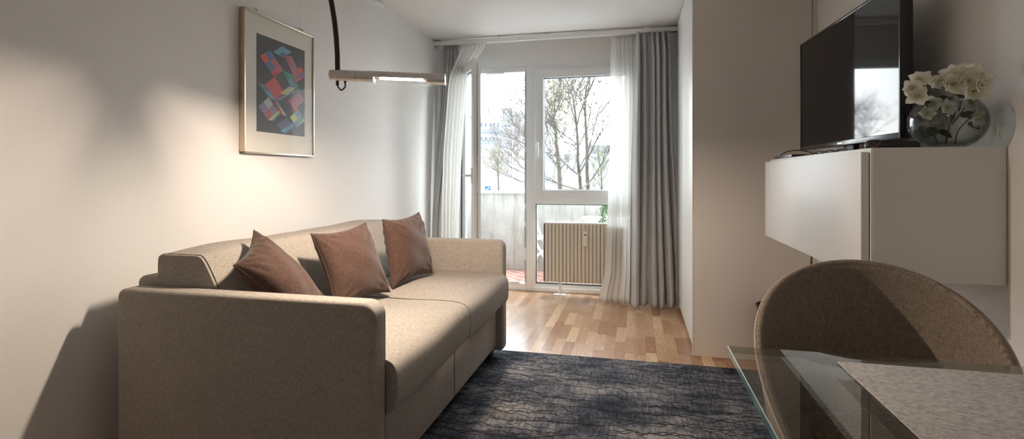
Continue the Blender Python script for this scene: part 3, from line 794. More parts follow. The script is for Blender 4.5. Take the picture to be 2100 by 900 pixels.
rhomb((.66, .20), (.19, .105), (.16, -.11), [LIME, TEAL, TEAL, LIME]); rhomb((.80, .09), (.17, .11), (.03, .09), [TEAL, GREEN, TEAL, BLUE]); rhomb((.38, .10), (.22, .09), (.16, -.10), [SLATE, BLUE, SLATE, BLUE]); rhomb((.46, .02), (.18, .10), (.12, .01), [TEAL, TEAL, BLUE, TEAL])
pm_ = [plain('print ink %d' % i, tuple(min(.8, x * 1.25) for x in c) if c != BG else c, .6, var=.06) for i, c in enumerate(pal)]
sheet.build('print', pm_, pc, smooth=False, fix=False, weld=False)
gm = thin_glass('picture glass', (.97, .97, .97), None, 1.45, .07)
MB().box((pxf - .0050, py0 + .006, pz0 + .006), (pxf - .0035, py1 - .006, pz1 - .006)).build('glazing', gm, pc)
for y in (py0 + .10, py1 - .11):
    hkm = MB().lathe([(0, -.011), (.006, -.011), (.007, -.003), (.007, .006), (.004, .008), (0, .008)], (XL + .022, y, pz1 + .009), 12)
    hkm.tube([(XL + .02, y - .012, pz1 + .0), (XL + .02, y - .016, pz1 + .012), (XL + .016, y - .014, pz1 + .022)], .0022, 6)
    hkm.build('hanging_hook', M['chrome'], pc)
    MB().tube([(XL + .018, y - .012, pz1 + .015), (XL + .014, y - .012, 2.405)], .0006, 5).build('hanging_line', M['wire'], pc)

# ------------------------------------------------------------------ wall cabinet
CY0, CY1, CZ0, CZ1, CX0 = 1.800, 3.02, .802, 1.2045, .690
cb = thing('wall_cabinet', 'white wall-hung cabinet with push doors below the television', 'cabinet', (.87, 2.4, CZ0))
b = MB().box((CX0 + .0068, CY0, CZ0), (XR - .002, CY1, CZ1), .0015)
b.build('body', M['white_lam'], cb)
MB().box((CX0 - .0175, CY0 + .0075, CZ0 + .001), (CX0 + .0045, CY1 + .004, CZ1 - .012), .0012).build('door', M['white_lam'], cb)
MB().box((CX0 + .0045, CY0 + .0085, CZ0 + .004), (CX0 + .0067, CY1 - .004, CZ1 - .016)).build('door_gap', M['shadowgap'], cb)
MB().box((CX0 + .013, CY0 - .0010, CZ0 + .001), (XR - .003, CY0 - .0001, CZ1 - .0012)).build('side_face', M['white_lam'], cb)

# ------------------------------------------------------------------ television
P0 = Vector((.886, 2.060)); P1 = Vector((.830, 2.985)); TZ0 = 1.248; TH_ = .550
dirv = (P1 - P0).normalized(); nv = Vector((-dirv.y, dirv.x))     # nv points to the room (-x)
if nv.x > 0: nv = -nv
TW = (P1 - P0).length
def tp(s, d, z): q = P0 + dirv * s - nv * d; return Vector((q.x, q.y, z))    # d>0: behind the screen
tv = thing('television', 'black flat television on a low stand on the wall cabinet', 'television', (.87, 2.55, CZ1))
def tbox(mb, s0, s1, d0, d1, z0_, z1_, bev=0, mi=0):
    t = MB().box((s0, d0, z0_), (s1, d1, z1_), bev)
    mb.add([tp(v.x, v.y, v.z) for v in t.v], t.f, mi); return mb
bz = MB(); w = .011
tbox(bz, 0, w, 0, .03, TZ0, TZ0 + TH_, .002); tbox(bz, TW - w, TW, 0, .03, TZ0, TZ0 + TH_, .002)
tbox(bz, w - .001, TW - w + .001, 0, .03, TZ0, TZ0 + .022, .002); tbox(bz, w - .001, TW - w + .001, 0, .03, TZ0 + TH_ - w, TZ0 + TH_, .002)
bz.build('bezel', M['tvblack'], tv)
tbox(MB(), w - .001, TW - w + .001, .003, .012, TZ0 + .020, TZ0 + TH_ - w + .001).build('screen', M['screen'], tv)
tbox(MB(), .004, TW - .004, .0301, .045, TZ0 + .004, TZ0 + TH_ - .004, .006).build('back_shell', M['black'], tv)
tbox(MB(), .10, TW - .10, .0451, .085, TZ0 + .03, TZ0 + .36, .012).build('rear_housing', M['black'], tv)
lg = tbox(MB(), TW * .50 - .022, TW * .50 + .022, -.0012, -.0001, TZ0 + .008, TZ0 + .0135); lg.build('maker_badge', M['chrome'], tv)
stn = MB(); tbox(stn, TW * .5 - .05, TW * .5 + .05, .032, .056, CZ1 + .01, TZ0 + .06, .006)
tbox(stn, TW * .5 - .16, TW * .5 + .16, -.035, .085, CZ1 + .001, CZ1 + .011, .004)
stn.build('stand', M['black'], tv)
# cables and small boxes on the cabinet
for k, (s0, dx) in enumerate(((.30, .0), (.36, .016), (.42, .032))):
    q = [tp(s0 - .14, -.055 - dx, CZ1 + .005), tp(s0 - .09, -.058 - dx, CZ1 + .006), tp(s0 + .0, -.060 - dx, CZ1 + .020), tp(s0 + .08, -.060 - dx, CZ1 + .014), tp(s0 + .16, -.055 - dx, CZ1 + .006)]
    o = MB().tube(smooth_pts(q, 6), .0035, 8).build('cable', M['rubber'])
    tag(o, ['black cable looping under the right half of the television', 'black cable looping under the middle of the television', 'black cable lying by the television stand'][k], 'cable', 'cables under the television')
mp_ = thing('media_box', 'flat black box at the far front edge of the cabinet under the television', 'box', (.76, 2.83, CZ1))
MB().box((.704, 2.66, CZ1 + .0005), (.80, 2.96, CZ1 + .014), .003).build('case', M['black'], mp_)
MB().tube(smooth_pts([(.715, 2.90, CZ1 + .014), (.74, 2.88, CZ1 + .035), (.80, 2.86, CZ1 + .040), (.90, 2.84, CZ1 + .012)], 6), .0025, 6).build('lead', M['rubber'], mp_)
rc = thing('remote_control', 'black remote control with a round lens lying on the cabinet beside the vase', 'remote control', (.77, 1.85, CZ1))
rm = MB()
def rpt(a, c_): return Vector((a[0], a[1], a[2]))
ry = 1.845
secs = [(.697, .003, .004), (.700, .012, .009), (.708, .017, .0125), (.722, .019, .0135), (.745, .018, .0125), (.79, .017, .0115), (.835, .016, .010), (.842, .013, .007), (.845, .004, .003)]
vs = []
n = 20
for (x, hw, hh) in secs:
    for k in range(n):
        a = 2 * PI * k / n; vs.append(Vector((x, ry + hw * spow(math.cos(a), .6), CZ1 + .0005 + hh + hh * spow(math.sin(a), .6))))
fs = [(i * n + k, i * n + (k + 1) % n, (i + 1) * n + (k + 1) % n, (i + 1) * n + k) for i in range(len(secs) - 1) for k in range(n)] + [tuple(range(n))[::-1], tuple((len(secs) - 1) * n + k for k in range(n))]
rm.add(vs, fs); rm.build('body', M['black'], rc, sharp=60)
ln = MB().lathe([(0, .0), (.0062, .0), (.0062, -.004), (0, -.004)], (0, 0, 0), 16)
rotx = Matrix.Rotation(PI / 2, 4, 'X')
for i, v in enumerate(ln.v): ln.v[i] = rotx @ v + Vector((.7165, ry - .0215, CZ1 + .014))
ln.build('lens', M['lcd'], rc)
MB().tube([(.704, ry - .0175, CZ1 + .010), (.712, ry - .0195, CZ1 + .0045), (.722, ry - .0195, CZ1 + .006), (.730, ry - .0195, CZ1 + .016), (.735, ry - .0185, CZ1 + .023)], .0016, 6).build('trim_line', M['copper'], rc)
pw = MB().tube(smooth_pts([(.935, 3.10, CZ0 + .10), (.930, 3.12, .74), (.925, 3.14, .60), (.935, 3.15, .40), (.93, 3.20, .10), (.95, 3.30, .006), (1.0, 3.36, .006)], 8), .003, 8).build('power_cable', M['rubber'])
tag(pw, 'thin black cable hanging down below the wall cabinet', 'cable')

# ------------------------------------------------------------------ vase and flowers
VX, VY, VZ = .930, 1.868, CZ1 + .0005
va = thing('glass_vase', 'round smoked glass bowl vase on the near end of the cabinet', 'vase', (VX, VY, VZ))
outer = []
Rv, Hv = .099, .086
for k in range(26):
    a = math.radians(-62 + (62 + 50) * k / 25)
    outer.append((Rv * math.cos(a) ** .92, Hv * .88 + Hv * math.sin(a)))
zoff = outer[0][1]; outer = [(r, z - zoff + .004) for r, z in outer]
outer = [(0, 0), (outer[0][0] * .9, 0)] + outer + [(outer[-1][0] - .001, outer[-1][1] + .003)]
inner = [(max(0, r - .003), z + (.006 if z < .012 else 0)) for r, z in outer[::-1]]
inner[-1] = (0, .006)
MB().lathe(outer + inner, (VX, VY, VZ), 56).build('bowl', M['vase'], va, sharp=80)

def petal(mb, c, d, up, ln_, wd_, cup, mi=0):
    d = d.normalized(); sd = d.cross(up).normalized(); u_ = sd.cross(d).normalized()
    nu, nv_ = 4, 6; base = len(mb.v)
    for j in range(nv_ + 1):
        t = j / nv_; w_ = wd_ * (math.sin(PI * min(1, t ** .75)) ** .75 if 0 < t < 1 else (.10 if t == 0 else .0))
        for i in range(nu + 1):
            s = -1 + 2 * i / nu
            p = c + d * ln_ * t + sd * w_ * s * .5 + u_ * (cup * ln_ * t * t * (1 - .25 * t) + .16 * wd_ * s * s - .02 * ln_ * math.sin(PI * t) + .035 * ln_ * math.sin(5 * s + 4 * t + c.x * 900))
            mb.v.append(p)
    for j in range(nv_):
        for i in range(nu):
            a = base + j * (nu + 1) + i; mb.f.append((a, a + 1, a + nu + 2, a + nu + 1)); mb.m.append(mi)
def blossom(root, c, face, size, seed, n=6):
    rnd = random.Random(seed); c = Vector(c); face = Vector(face).normalized()
    x = face.cross(Vector((.3, .2, 1))).normalized(); y = face.cross(x)
    m = MB()
    for lay, (nn, sc, op) in enumerate(((n, 1.0, .25), (4, .62, .75))):
        for k in range(nn):
            a = 2 * PI * (k + rnd.uniform(-.2, .2) + lay * .5) / nn
            d = (x * math.cos(a) + y * math.sin(a)) + face * (op + rnd.uniform(-.15, .2))
            petal(m, c, d, face, size * 1.12 * sc * rnd.uniform(.85, 1.12), size * 1.12 * sc * rnd.uniform(.80, 1.0), rnd.uniform(.05, .45))
    b_ = m.build('blossom', M['petal'], root, sharp=180, fix=False, weld=False)
    hm = MB()
    for k in range(7):
        a = k * 2.4; r = size * .09 * math.sqrt(k / 7)
        hm.tube([c + face * size * .05, c + (x * math.cos(a) + y * math.sin(a)) * r * 1.6 + face * size * .38], [.0009, .0013], 5)
    hm.build('flower_heart', M['heart'], b_)
def leafm(root, c, d, ln_, wd_, seed):
    m = MB(); petal(m, Vector(c), Vector(d), Vector((.1, -.7, .6)), ln_, wd_, .1); m.build('leaf', M['leaf'], root, sharp=180, fix=False, weld=False)
def sprig(label, stem_pts, blossoms, leaves):
    r = thing('flower_sprig', label, 'flowers', (VX, VY, VZ + .01), 'white silk flowers in the vase')
    for sp_ in stem_pts:
        pts_ = smooth_pts(sp_, 6); MB().tube(pts_, [lerp(.0026, .0014, i / (len(pts_) - 1)) for i in range(len(pts_))], 7).build('stem', M['twig'], r)
    for (c_, f_, s_, sd_) in blossoms: blossom(r, c_, f_, s_, sd_)
    for i, (c_, d_, l_, w_) in enumerate(leaves): leafm(r, c_, d_, l_, w_, i)
def VP(u, v, Y=1.83): return at(u, v, Y)
bot = Vector((VX, VY, VZ + .012))
sprig('white flower sprig leaning out over the left side of the vase, nearest the television',
      [[bot + Vector((-.03, -.01, 0)), VP(1910, 262, 1.85), VP(1900, 215, 1.85), VP(1893, 172, 1.85)], [VP(1905, 240, 1.85), VP(1895, 190, 1.84), VP(1880, 178, 1.84)]],
      [(VP(1886, 166, 1.845), (-.35, -.8, .4), .030, 1), (VP(1872, 182, 1.84), (-.6, -.8, .0), .030, 2), (VP(1880, 196, 1.835), (-.3, -.9, -.2), .030, 3), (VP(1912, 176, 1.86), (.35, -.6, .6), .026, 4), (VP(1893, 164, 1.88), (0, -.3, .9), .028, 31)],
      [(VP(1925, 200, 1.87), (.6, -.2, -.2), .035, .022), (VP(1905, 208, 1.85), (-.7, -.3, -.2), .032, .020), (VP(1915, 262, 1.84), (-.5, -.4, -.7), .042, .032), (VP(1925, 268, 1.84), (.4, -.4, -.5), .040, .030)])
sprig('tall white flower sprig with the largest cluster above the vase rim',
      [[bot + Vector((0, .01, 0)), VP(1945, 265, 1.86), VP(1952, 225, 1.86), VP(1945, 208, 1.84), VP(1965, 188, 1.84), VP(1978, 172, 1.83)], [VP(1952, 255, 1.86), VP(1978, 220, 1.86), VP(1985, 185, 1.85)]],
      [(VP(1957, 158, 1.83), (-.4, -.7, .5), .036, 5), (VP(1983, 152, 1.825), (.1, -.7, .6), .032, 6), (VP(2010, 156, 1.80), (.4, -.7, .5), .028, 7), (VP(1955, 174, 1.82), (-.3, -.9, .0), .034, 8), (VP(1985, 166, 1.80), (0, -1, .1), .030, 9), (VP(2008, 176, 1.79), (.35, -.9, .0), .032, 10), (VP(1992, 186, 1.80), (.1, -.9, -.3), .030, 11), (VP(1932, 168, 1.84), (-.7, -.5, .3), .026, 12)],
      [(VP(1960, 195, 1.83), (.5, -.4, -.4), .030, .018), (VP(1968, 232, 1.86), (.5, -.5, -.6), .036, .026), (VP(1965, 228, 1.86), (-.2, -.4, .7), .034, .022)])
sprig('low white flower sprig curled inside the vase on its right side',
      [[bot + Vector((.02, .0, 0)), VP(1965, 268, 1.86), VP(1990, 240, 1.85), VP(2002, 222, 1.84)], [VP(1990, 241, 1.85), VP(2003, 238, 1.82)], [VP(1942, 252, 1.87), VP(1938, 225, 1.86), VP(1925, 215, 1.86)]],
      [(VP(1990, 212, 1.85), (.0, -.9, .2), .026, 13), (VP(2003, 226, 1.835), (.4, -.8, .1), .022, 14), (VP(2000, 243, 1.825), (.3, -.8, -.4), .024, 15), (VP(1912, 214, 1.85), (-.2, -.9, .2), .024, 16), (VP(1901, 232, 1.84), (-.4, -.9, -.2), .022, 17), (VP(1940, 222, 1.84), (.1, -.9, .1), .024, 18)],
      [(VP(1985, 252, 1.84), (.4, -.5, -.6), .036, .028), (VP(1970, 240, 1.85), (.5, -.4, .2), .034, .026), (VP(1950, 250, 1.86), (-.1, -.4, .8), .036, .020)])

# ------------------------------------------------------------------ dining chair
KX, KY, KR = .562, 1.427, -.21
ch = thing('dining_chair', 'brown woven tub chair drawn up to the glass table', 'chair', (KX, KY, 0))
cr_, sr_ = math.cos(KR), math.sin(KR)
def cw(x, y, z): return Vector((KX + cr_ * x - sr_ * y, KY + sr_ * x + cr_ * y, z))
PHM = math.radians(150)
def rimz(ph):
    f_ = min(1.08, abs(ph) / math.radians(135)); return .87 - .378 * f_ ** 1.92
def shell(s, t):
    ph = lerp(-PHM, PHM, s); zt = rimz(ph); zs = .455
    # t: 0 at seat edge (r .215) .. 1 at rim (r .251)
    r = lerp(.205, .251, t ** .7) + .010 * math.sin(PI * t) * math.cos(ph) 
    z = lerp(zs, zt, t ** 1.15)
    return cw(r * math.sin(ph), r * math.cos(ph), z)
o = MB().grid(shell, 96, 24).build('backrest', M['chair'], ch, sharp=180, fix=False)
sol = o.modifiers.new('padding', 'SOLIDIFY'); sol.thickness = .022; sol.offset = -1 if False else 0
rimp = [cw(.251 * math.sin(lerp(-PHM, PHM, k / 90)), .251 * math.cos(lerp(-PHM, PHM, k / 90)), rimz(lerp(-PHM, PHM, k / 90))) for k in range(91)]
rm_ = MB().tube(rimp, .0115, 10); rm_.build('rim', M['chair'], ch, sharp=180)
rimo = [cw(.2615 * math.sin(lerp(-PHM, PHM, k / 90)), .2615 * math.cos(lerp(-PHM, PHM, k / 90)), rimz(lerp(-PHM, PHM, k / 90)) + .004) for k in range(91)]
MB().tube(rimo, .0042, 8).build('rim_piping', M['chairpipe'], ch, sharp=180)
rimo = [cw(.2465 * math.sin(lerp(-PHM, PHM, k / 90)), .2465 * math.cos(lerp(-PHM, PHM, k / 90)), rimz(lerp(-PHM, PHM, k / 90)) - .020) for k in range(91)]
seat_prof = [(0, .395), (.17, .40), (.205, .415), (.222, .44), (.218, .462), (.20, .472), (.15, .474), (.10, .472), (0, .470)]
sm_ = MB().lathe(seat_prof, (0, 0, 0), 64)
for i, v in enumerate(sm_.v): sm_.v[i] = cw(v.x, v.y * (1.12 if v.y < 0 else 1), v.z)
se = sm_.build('seat', M['chair'], ch, sharp=70)
MB().tube([cw(.204 * math.cos(2 * PI * k / 64), .204 * math.sin(2 * PI * k / 64) * (1.12 if k > 32 else 1), .4735) for k in range(64)], .003, 6, closed=True).build('seat_piping', M['chair'], se)
for (x, y) in ((-.13, -.13), (.13, -.13), (-.13, .13), (.13, .13)):
    MB().tube([cw(x, y, .40), cw(x * 1.6, y * 1.6, .0165)], [.014, .009], 12).build('leg', M['feet'], ch)
pd = MB().lathe([(0, .476), (.150, .476), (.154, .479), (.154, .485), (.150, .488), (0, .489)], (0, 0, 0), 56)
for i, v in enumerate(pd.v): pd.v[i] = cw(v.x + .020, v.y - .03, v.z + .006)
tag(pd.build('seat_pad', M['pad']), 'round speckled brown felt pad lying on the chair seat', 'seat pad')

# ------------------------------------------------------------------ glass table
TX0, TX1, TY0, TY1, TZ_ = .2005, 1.03, .42, 1.250, .740
tb = thing('dining_table', 'clear glass dining table in the right foreground', 'table', (.62, .62, 0))
tg = MB()
t_ = .0155
tg.add([(TX0, TY0, TZ_), (TX1, TY0, TZ_), (TX1, TY1, TZ_), (TX0, TY1, TZ_), (TX0, TY0, TZ_ - t_), (TX1, TY0, TZ_ - t_), (TX1, TY1, TZ_ - t_), (TX0, TY1, TZ_ - t_)],
       [(0, 1, 2, 3), (7, 6, 5, 4)], 0)
bq = len(tg.v)
tg.add([], [], 0)
tg.f += [(0, 4, 5, 1), (1, 5, 6, 2), (2, 6, 7, 3), (3, 7, 4, 0)]; tg.m += [1, 1, 2, 1]
tg.build('glass_top', [M['tglass'], M['tedge'], thin_glass('olive glass edge', (.60, .64, .56), None, 1.5)], tb, smooth=False, weld=False)
MB().tube([(TX0 + .0005, TY0, TZ_ - .0008), (TX0 + .0005, TY1, TZ_ - .0008)], .0011, 8).build('polished_edge', M['chrome'], tb)
MB().lathe([(0, .7275), (.11, .7275), (.11, .718), (.035, .715), (.035, .03), (.05, .025), (.24, .022), (.245, .0125), (0, .0125)], (.62, .52, 0), 40).build('pedestal', M['chrome'], tb)
pmx = MB().box((.398, .78, TZ_ + .0005), (.90, 1.184, TZ_ + .0045), .0012)
tag(pmx.build('placemat', M['felt']), 'grey felt placemat lying on the glass table', 'placemat')

# ------------------------------------------------------------------ waste bin
bn = thing('waste_bin', 'dark brown waste bin standing between chair and wardrobe', 'bin', (.785, 3.33, 0))
MB().lathe([(0, .002), (.068, .002), (.072, .006), (.088, .352), (.0935, .356), (.0945, .364), (.090, .367), (.085, .360), (.070, .012), (0, .010)], (.785, 3.33, 0), 40).build('bucket', M['bin'], bn)

# ------------------------------------------------------------------ balcony
struct(MB().box((-2.6, YB + .25, -.12), (2.2, 6.30, -.005)).build('balcony_floor', M['brick']), 'red brick paving of the balcony', 'floor')
struct(MB().box((-2.6, 6.10, -.005), (2.2, 6.22, .905), .006).build('parapet_wall', M['concrete']), 'weathered concrete parapet of the balcony', 'wall')
struct(MB().box((-2.6, 6.08, .905), (2.2, 6.24, .935), .004).build('trim_2', M['bld']), 'pale coping along the top of the parapet', 'trim')
struct(MB().prism([(5.25, -.005), (6.08, -.005), (6.08, 1.78), (5.25, 1.90)], 'x', -2.02, -1.92).build('partition_wall', M['bld']), 'white side wall of the balcony', 'wall')
struct(MB().box((-45, 8, -4.1), (45, 130, -4.0)).build('ground', M['asphalt']), 'street far below the balcony', 'ground')
# folding chair
def folding_chair(x, y, label):
    r = thing('folding_chair', label, 'chair', (x, y, 0))
    m = MB()
    for dy in (-.19, .19):
        m.tube([(x + .20, y + dy, 0), (x - .06, y + dy, .44), (x - .17, y + dy, .80)], .014, 8)
        m.tube([(x - .16, y + dy, 0), (x - .10, y + dy, .22), (x + .17, y + dy, .44)], .014, 8)
    m.build('frame', M['white_paint'], r)
    for k in range(5): MB().box((x - .14 + k * .075, y - .18, .440), (x - .14 + k * .075 + .06, y + .18, .456), .004).build('seat_slat', M['white_paint'], r)
    for k in range(2):
        q = MB().box((-.045, -.19, -.007), (.045, .19, .007), .004, rot=Matrix.Rotation(math.radians(72), 4, 'Y'))
        for v in q.v: v += Vector((x - .155 + .045 * (1 - k), y, .77 - (1 - k) * .15))
        q.build('back_slat', M['white_paint'], r)
    return r
folding_chair(-.975, 5.62, 'white folding chair on the balcony behind the radiator')
gt = thing('garden_table', 'white slatted table on the balcony beside the conifer', 'table', (-.30, 5.66, 0))
for k in range(5): MB().box((-.565, 5.50 + k * .075, .655), (.1, 5.565 + k * .075, .672), .003).build('top_slat', M['white_paint'], gt)
for x in (-.50, .04):
    for y in (5.53, 5.84): MB().box((x - .018, y - .018, -.004), (x + .018, y + .018, .655), .003).build('leg', M['white_paint'], gt)
ap = MB().box((-.50, 5.52, .62), (.04, 5.54, .655)); ap.build('apron', M['white_paint'], gt)
cf = thing('potted_conifer', 'small green conifer in a pot by the balcony table', 'plant', (-.265, 5.36, 0))
MB().lathe([(0, -.003), (.075, -.003), (.10, .22), (.108, .225), (.108, .25), (.098, .25), (.09, .235), (0, .235)], (-.265, 5.36, 0), 28).build('pot', M['pot'], cf)
MB().tube([(-.265, 5.36, .23), (-.265, 5.36, .9)], [.012, .004], 7).build('stem', M['bark'], cf)
fm2 = MB(); rnd = random.Random(3)
for k in range(900):
    z = rnd.uniform(.30, .93); rr = .115 * (1 - ((z - .30) / .66) ** 2 * .75) * math.sqrt(rnd.uniform(.15, 1)); a = rnd.uniform(0, 2 * PI)
    p = Vector((-.265 + rr * math.cos(a), 5.36 + rr * math.sin(a), z)); d = Vector((math.cos(a) * .6, math.sin(a) * .6, rnd.uniform(.3, 1.4))).normalized() * rnd.uniform(.02, .04)
    fm2.tube([p, p + d * .5, p + d], [.003, .004, .0008], 4)
fm2.build('foliage', M['conifer'], cf, fix=False, weld=False)

# ------------------------------------------------------------------ trees, street and houses beyond
class Tree:
    def __init__(s, seed): s.b = MB(); s.tips = []; s.r = random.Random(seed)
    def limb(s, pts, r0, r1, n=6):
        pp = smooth_pts(pts, 4); s.b.tube(pp, [lerp(r0, r1, i / (len(pp) - 1)) for i in range(len(pp))], n, caps=False); return pp
    def twigs(s, pp, r, length, depth, dens, up=.5, skip=.25):
        n = len(pp); R = s.r
        for _ in range(dens):
            i = min(n - 2, int(n * R.uniform(skip, 1))); p = pp[i]; t = (pp[i + 1] - pp[i]).normalized()
            a = R.uniform(0, 2 * PI); side = Vector((math.cos(a), math.sin(a) * .8, R.uniform(-.25, .5)))
            d = (t * R.uniform(.4, 1.0) + side * R.uniform(.5, .9) + Vector((0, 0, up * R.uniform(0, .8)))).normalized()
            l = length * R.uniform(.5, 1.15); q = [p]
            for k in range(3):
                d = (d + Vector((R.uniform(-.28, .28), R.uniform(-.28, .28), R.uniform(-.15, .3)))).normalized(); q.append(q[-1] + d * l / 3)
            s.b.tube(q, [r, r * .8, r * .6, r * .35], 4 if depth < 2 else 5, caps=False)
            if depth > 0: s.twigs(q, r * .55, length * .55, depth - 1, max(3, int(dens * .62)), up, .15)
            else: s.tips += q[1:]
    def done(s, name, label, bark, bud, nbud, budsize, base, group=None):
        root = thing(name, label, 'tree', base, group)
        s.b.build('trunk', bark, root, sharp=180, fix=False, weld=False)
        f = MB(); R = s.r
        for p in (R.sample(s.tips, min(nbud, len(s.tips))) if bud else []):
            for k in range(2):
                q = p + Vector((R.gauss(0, .05), R.gauss(0, .05), R.gauss(0, .05))); z = budsize * R.uniform(.5, 1.2)
                a, b_ = Vector((R.gauss(0, 1), R.gauss(0, 1), R.gauss(0, 1))).normalized(), Vector((R.gauss(0, 1), R.gauss(0, 1), R.gauss(0, 1))).normalized()
                f.add([q, q + a * z, q + (a + b_) * z * .7, q + b_ * z], [(0, 1, 2, 3)])
        if bud: f.build('buds', bud, root, smooth=False, fix=False, weld=False)['kind'] = 'stuff'
        return root
def px(lst, Y): return [at(u, v, Y + dy) for (u, v, dy) in [(q[0], q[1], q[2] if len(q) > 2 else 0) for q in lst]]
# the big bare tree
t = Tree(5); Y = 15.0
base = at(1192, 392, Y); base.z = -4
t.limb([base, at(1193, 470, Y), at(1191, 392, Y)], .13, .058)
t.limb(px([(1191, 392), (1189, 362), (1185, 330), (1185, 300), (1183, 265), (1180, 235), (1177, 212)], Y), .058, .028)
limbs = [([(1177, 212), (1172, 190, -.3), (1160, 175, -.6), (1143, 152, -.9), (1130, 130, -1.2)], .024), ([(1177, 212), (1182, 192, .3), (1192, 170, .4), (1200, 140, .6), (1205, 110, .8)], .024),
         ([(1182, 262), (1176, 235, .4), (1170, 215, .7), (1166, 190, 1), (1158, 150, 1.2), (1155, 120, 1.4)], .022), ([(1183, 260), (1190, 230, -.4), (1200, 205, -.7), (1212, 180, -1), (1222, 152, -1.3), (1230, 120, -1.5)], .024),
         ([(1185, 298), (1170, 285, .6), (1150, 272, 1), (1132, 245, 1.4), (1116, 222, 1.8), (1100, 205, 2)], .022), ([(1186, 300), (1195, 282, .5), (1205, 262, .9), (1210, 230, 1.1), (1216, 200, 1.3), (1228, 170, 1.5), (1240, 145, 1.7)], .024),
         ([(1188, 356), (1200, 335, -.5), (1212, 312, -.8), (1224, 285, -1), (1240, 262, -1.3), (1262, 240, -1.7), (1290, 215, -2)], .028), ([(1190, 360), (1175, 350, -.5), (1160, 336, -.9), (1145, 325, -1.3), (1120, 312, -1.7), (1095, 300, -2)], .030),
         ([(1188, 345), (1196, 330, .4), (1206, 312, .6), (1214, 280, .8), (1224, 240, 1), (1238, 205, 1.2), (1258, 180, 1.4)], .024), ([(1185, 310), (1174, 296, -.6), (1158, 290, -.9), (1140, 262, -1.2), (1118, 250, -1.5)], .018),
         ([(1192, 388), (1210, 372, .6), (1226, 348, .9), (1242, 320, 1.2), (1255, 290, 1.5), (1270, 262, 1.7)], .026), ([(1191, 390), (1168, 384, .6), (1150, 378, 1), (1128, 370, 1.3), (1100, 366, 1.8), (1070, 352, 2), (1046, 342, 2.2)], .024)]
for l, r0 in limbs:
    pp = t.limb(px(l, Y), r0 * .95, r0 * .30, 5); t.twigs(pp, .0105, 1.35, 2, 11, .6, .12)
t.done('bare_tree', 'tall bare tree with many thin branches in the middle of the window', M['bark'], None, 0, .05, (base.x, base.y, -4), 'trees beyond the balcony')
# second trunk, further right of it
t = Tree(15); Y = 19.0; base = at(1207, 392, Y); base.z = -4
pp = t.limb([base, at(1206, 440, Y)] + px([(1206, 390), (1204, 350), (1204, 310), (1202, 270), (1200, 230), (1201, 190), (1208, 165), (1220, 130)], Y), .10, .014)
t.twigs(pp, .010, 1.9, 2, 18, .7, .45)
t.done('bare_tree', 'slim bare tree just right of the tall bare tree', M['bark'], None, 0, .05, (base.x, base.y, -4), 'trees beyond the balcony')
# budding tree on the left of the pane
t = Tree(25); Y = 21.0; base = at(1152, 392, Y); base.z = -4
pp = t.limb([base, at(1151, 440, Y)] + px([(1149, 390), (1147, 350), (1143, 310), (1139, 270), (1137, 240), (1138, 205)], Y), .14, .03)
t.twigs(pp, .016, 2.9, 2, 20, .45, .40)
t.done('budding_tree', 'tree with fresh yellow green buds at the left edge of the window pane', M['fog_bark'], M['bud'], 1500, .062, (base.x, base.y, -4), 'trees beyond the balcony')
# brown twiggy tree seen through the door
t = Tree(35); Y = 13.0; base = at(1094, 392, Y); base.z = -4
pp = t.limb([base, at(1094, 440, Y)] + px([(1094, 395), (1093, 360), (1092, 320), (1090, 280), (1089, 240), (1092, 215)], Y), .13, .02)
for l in ([(1093, 372), (1070, 372, .4), (1045, 362, .8), (1018, 350, 1.1), (992, 334, 1.4)], [(1092, 352), (1072, 344, -.4), (1056, 326, -.7), (1040, 312, -1)], [(1091, 302), (1070, 292, .5), (1052, 284, .8), (1030, 278, 1)], [(1090, 284), (1074, 274, -.4), (1062, 262, -.7), (1050, 246, -.9)], [(1092, 330), (1068, 325, .9), (1045, 305, 1.3), (1025, 300, 1.5)]):
    q = t.limb(px(l, Y), .020, .008, 5); t.twigs(q, .007, .75, 2, 9, .35, .2)
t.twigs(pp, .012, 1.0, 1, 8, .4, .5)
t.done('budding_tree', 'brown twiggy tree with a few buds seen through the open balcony door', M['fog_bark'], M['budbrown'], 420, .038, (base.x, base.y, -4), 'trees beyond the balcony')
for k, (u, Y, hh, lab) in enumerate(((1020, 40, 6.5, 'small rounded tree far off in front of the office block'), (1232, 41, 6, 'small budding tree far off before the grey roofed hall'))):
    t = Tree(50 + k); base = at(u, 392, Y); base.z = -4
    pp = t.limb([base, base + Vector((.1, 0, hh * .5)), base + Vector((0, .1, hh))], .14, .03); t.twigs(pp, .018, 1.9, 2, 12, .4, .4)
    t.done('small_tree', lab, M['fog_bark'], M['bud'], 160, .10, (base.x, base.y, -4), 'trees beyond the balcony')

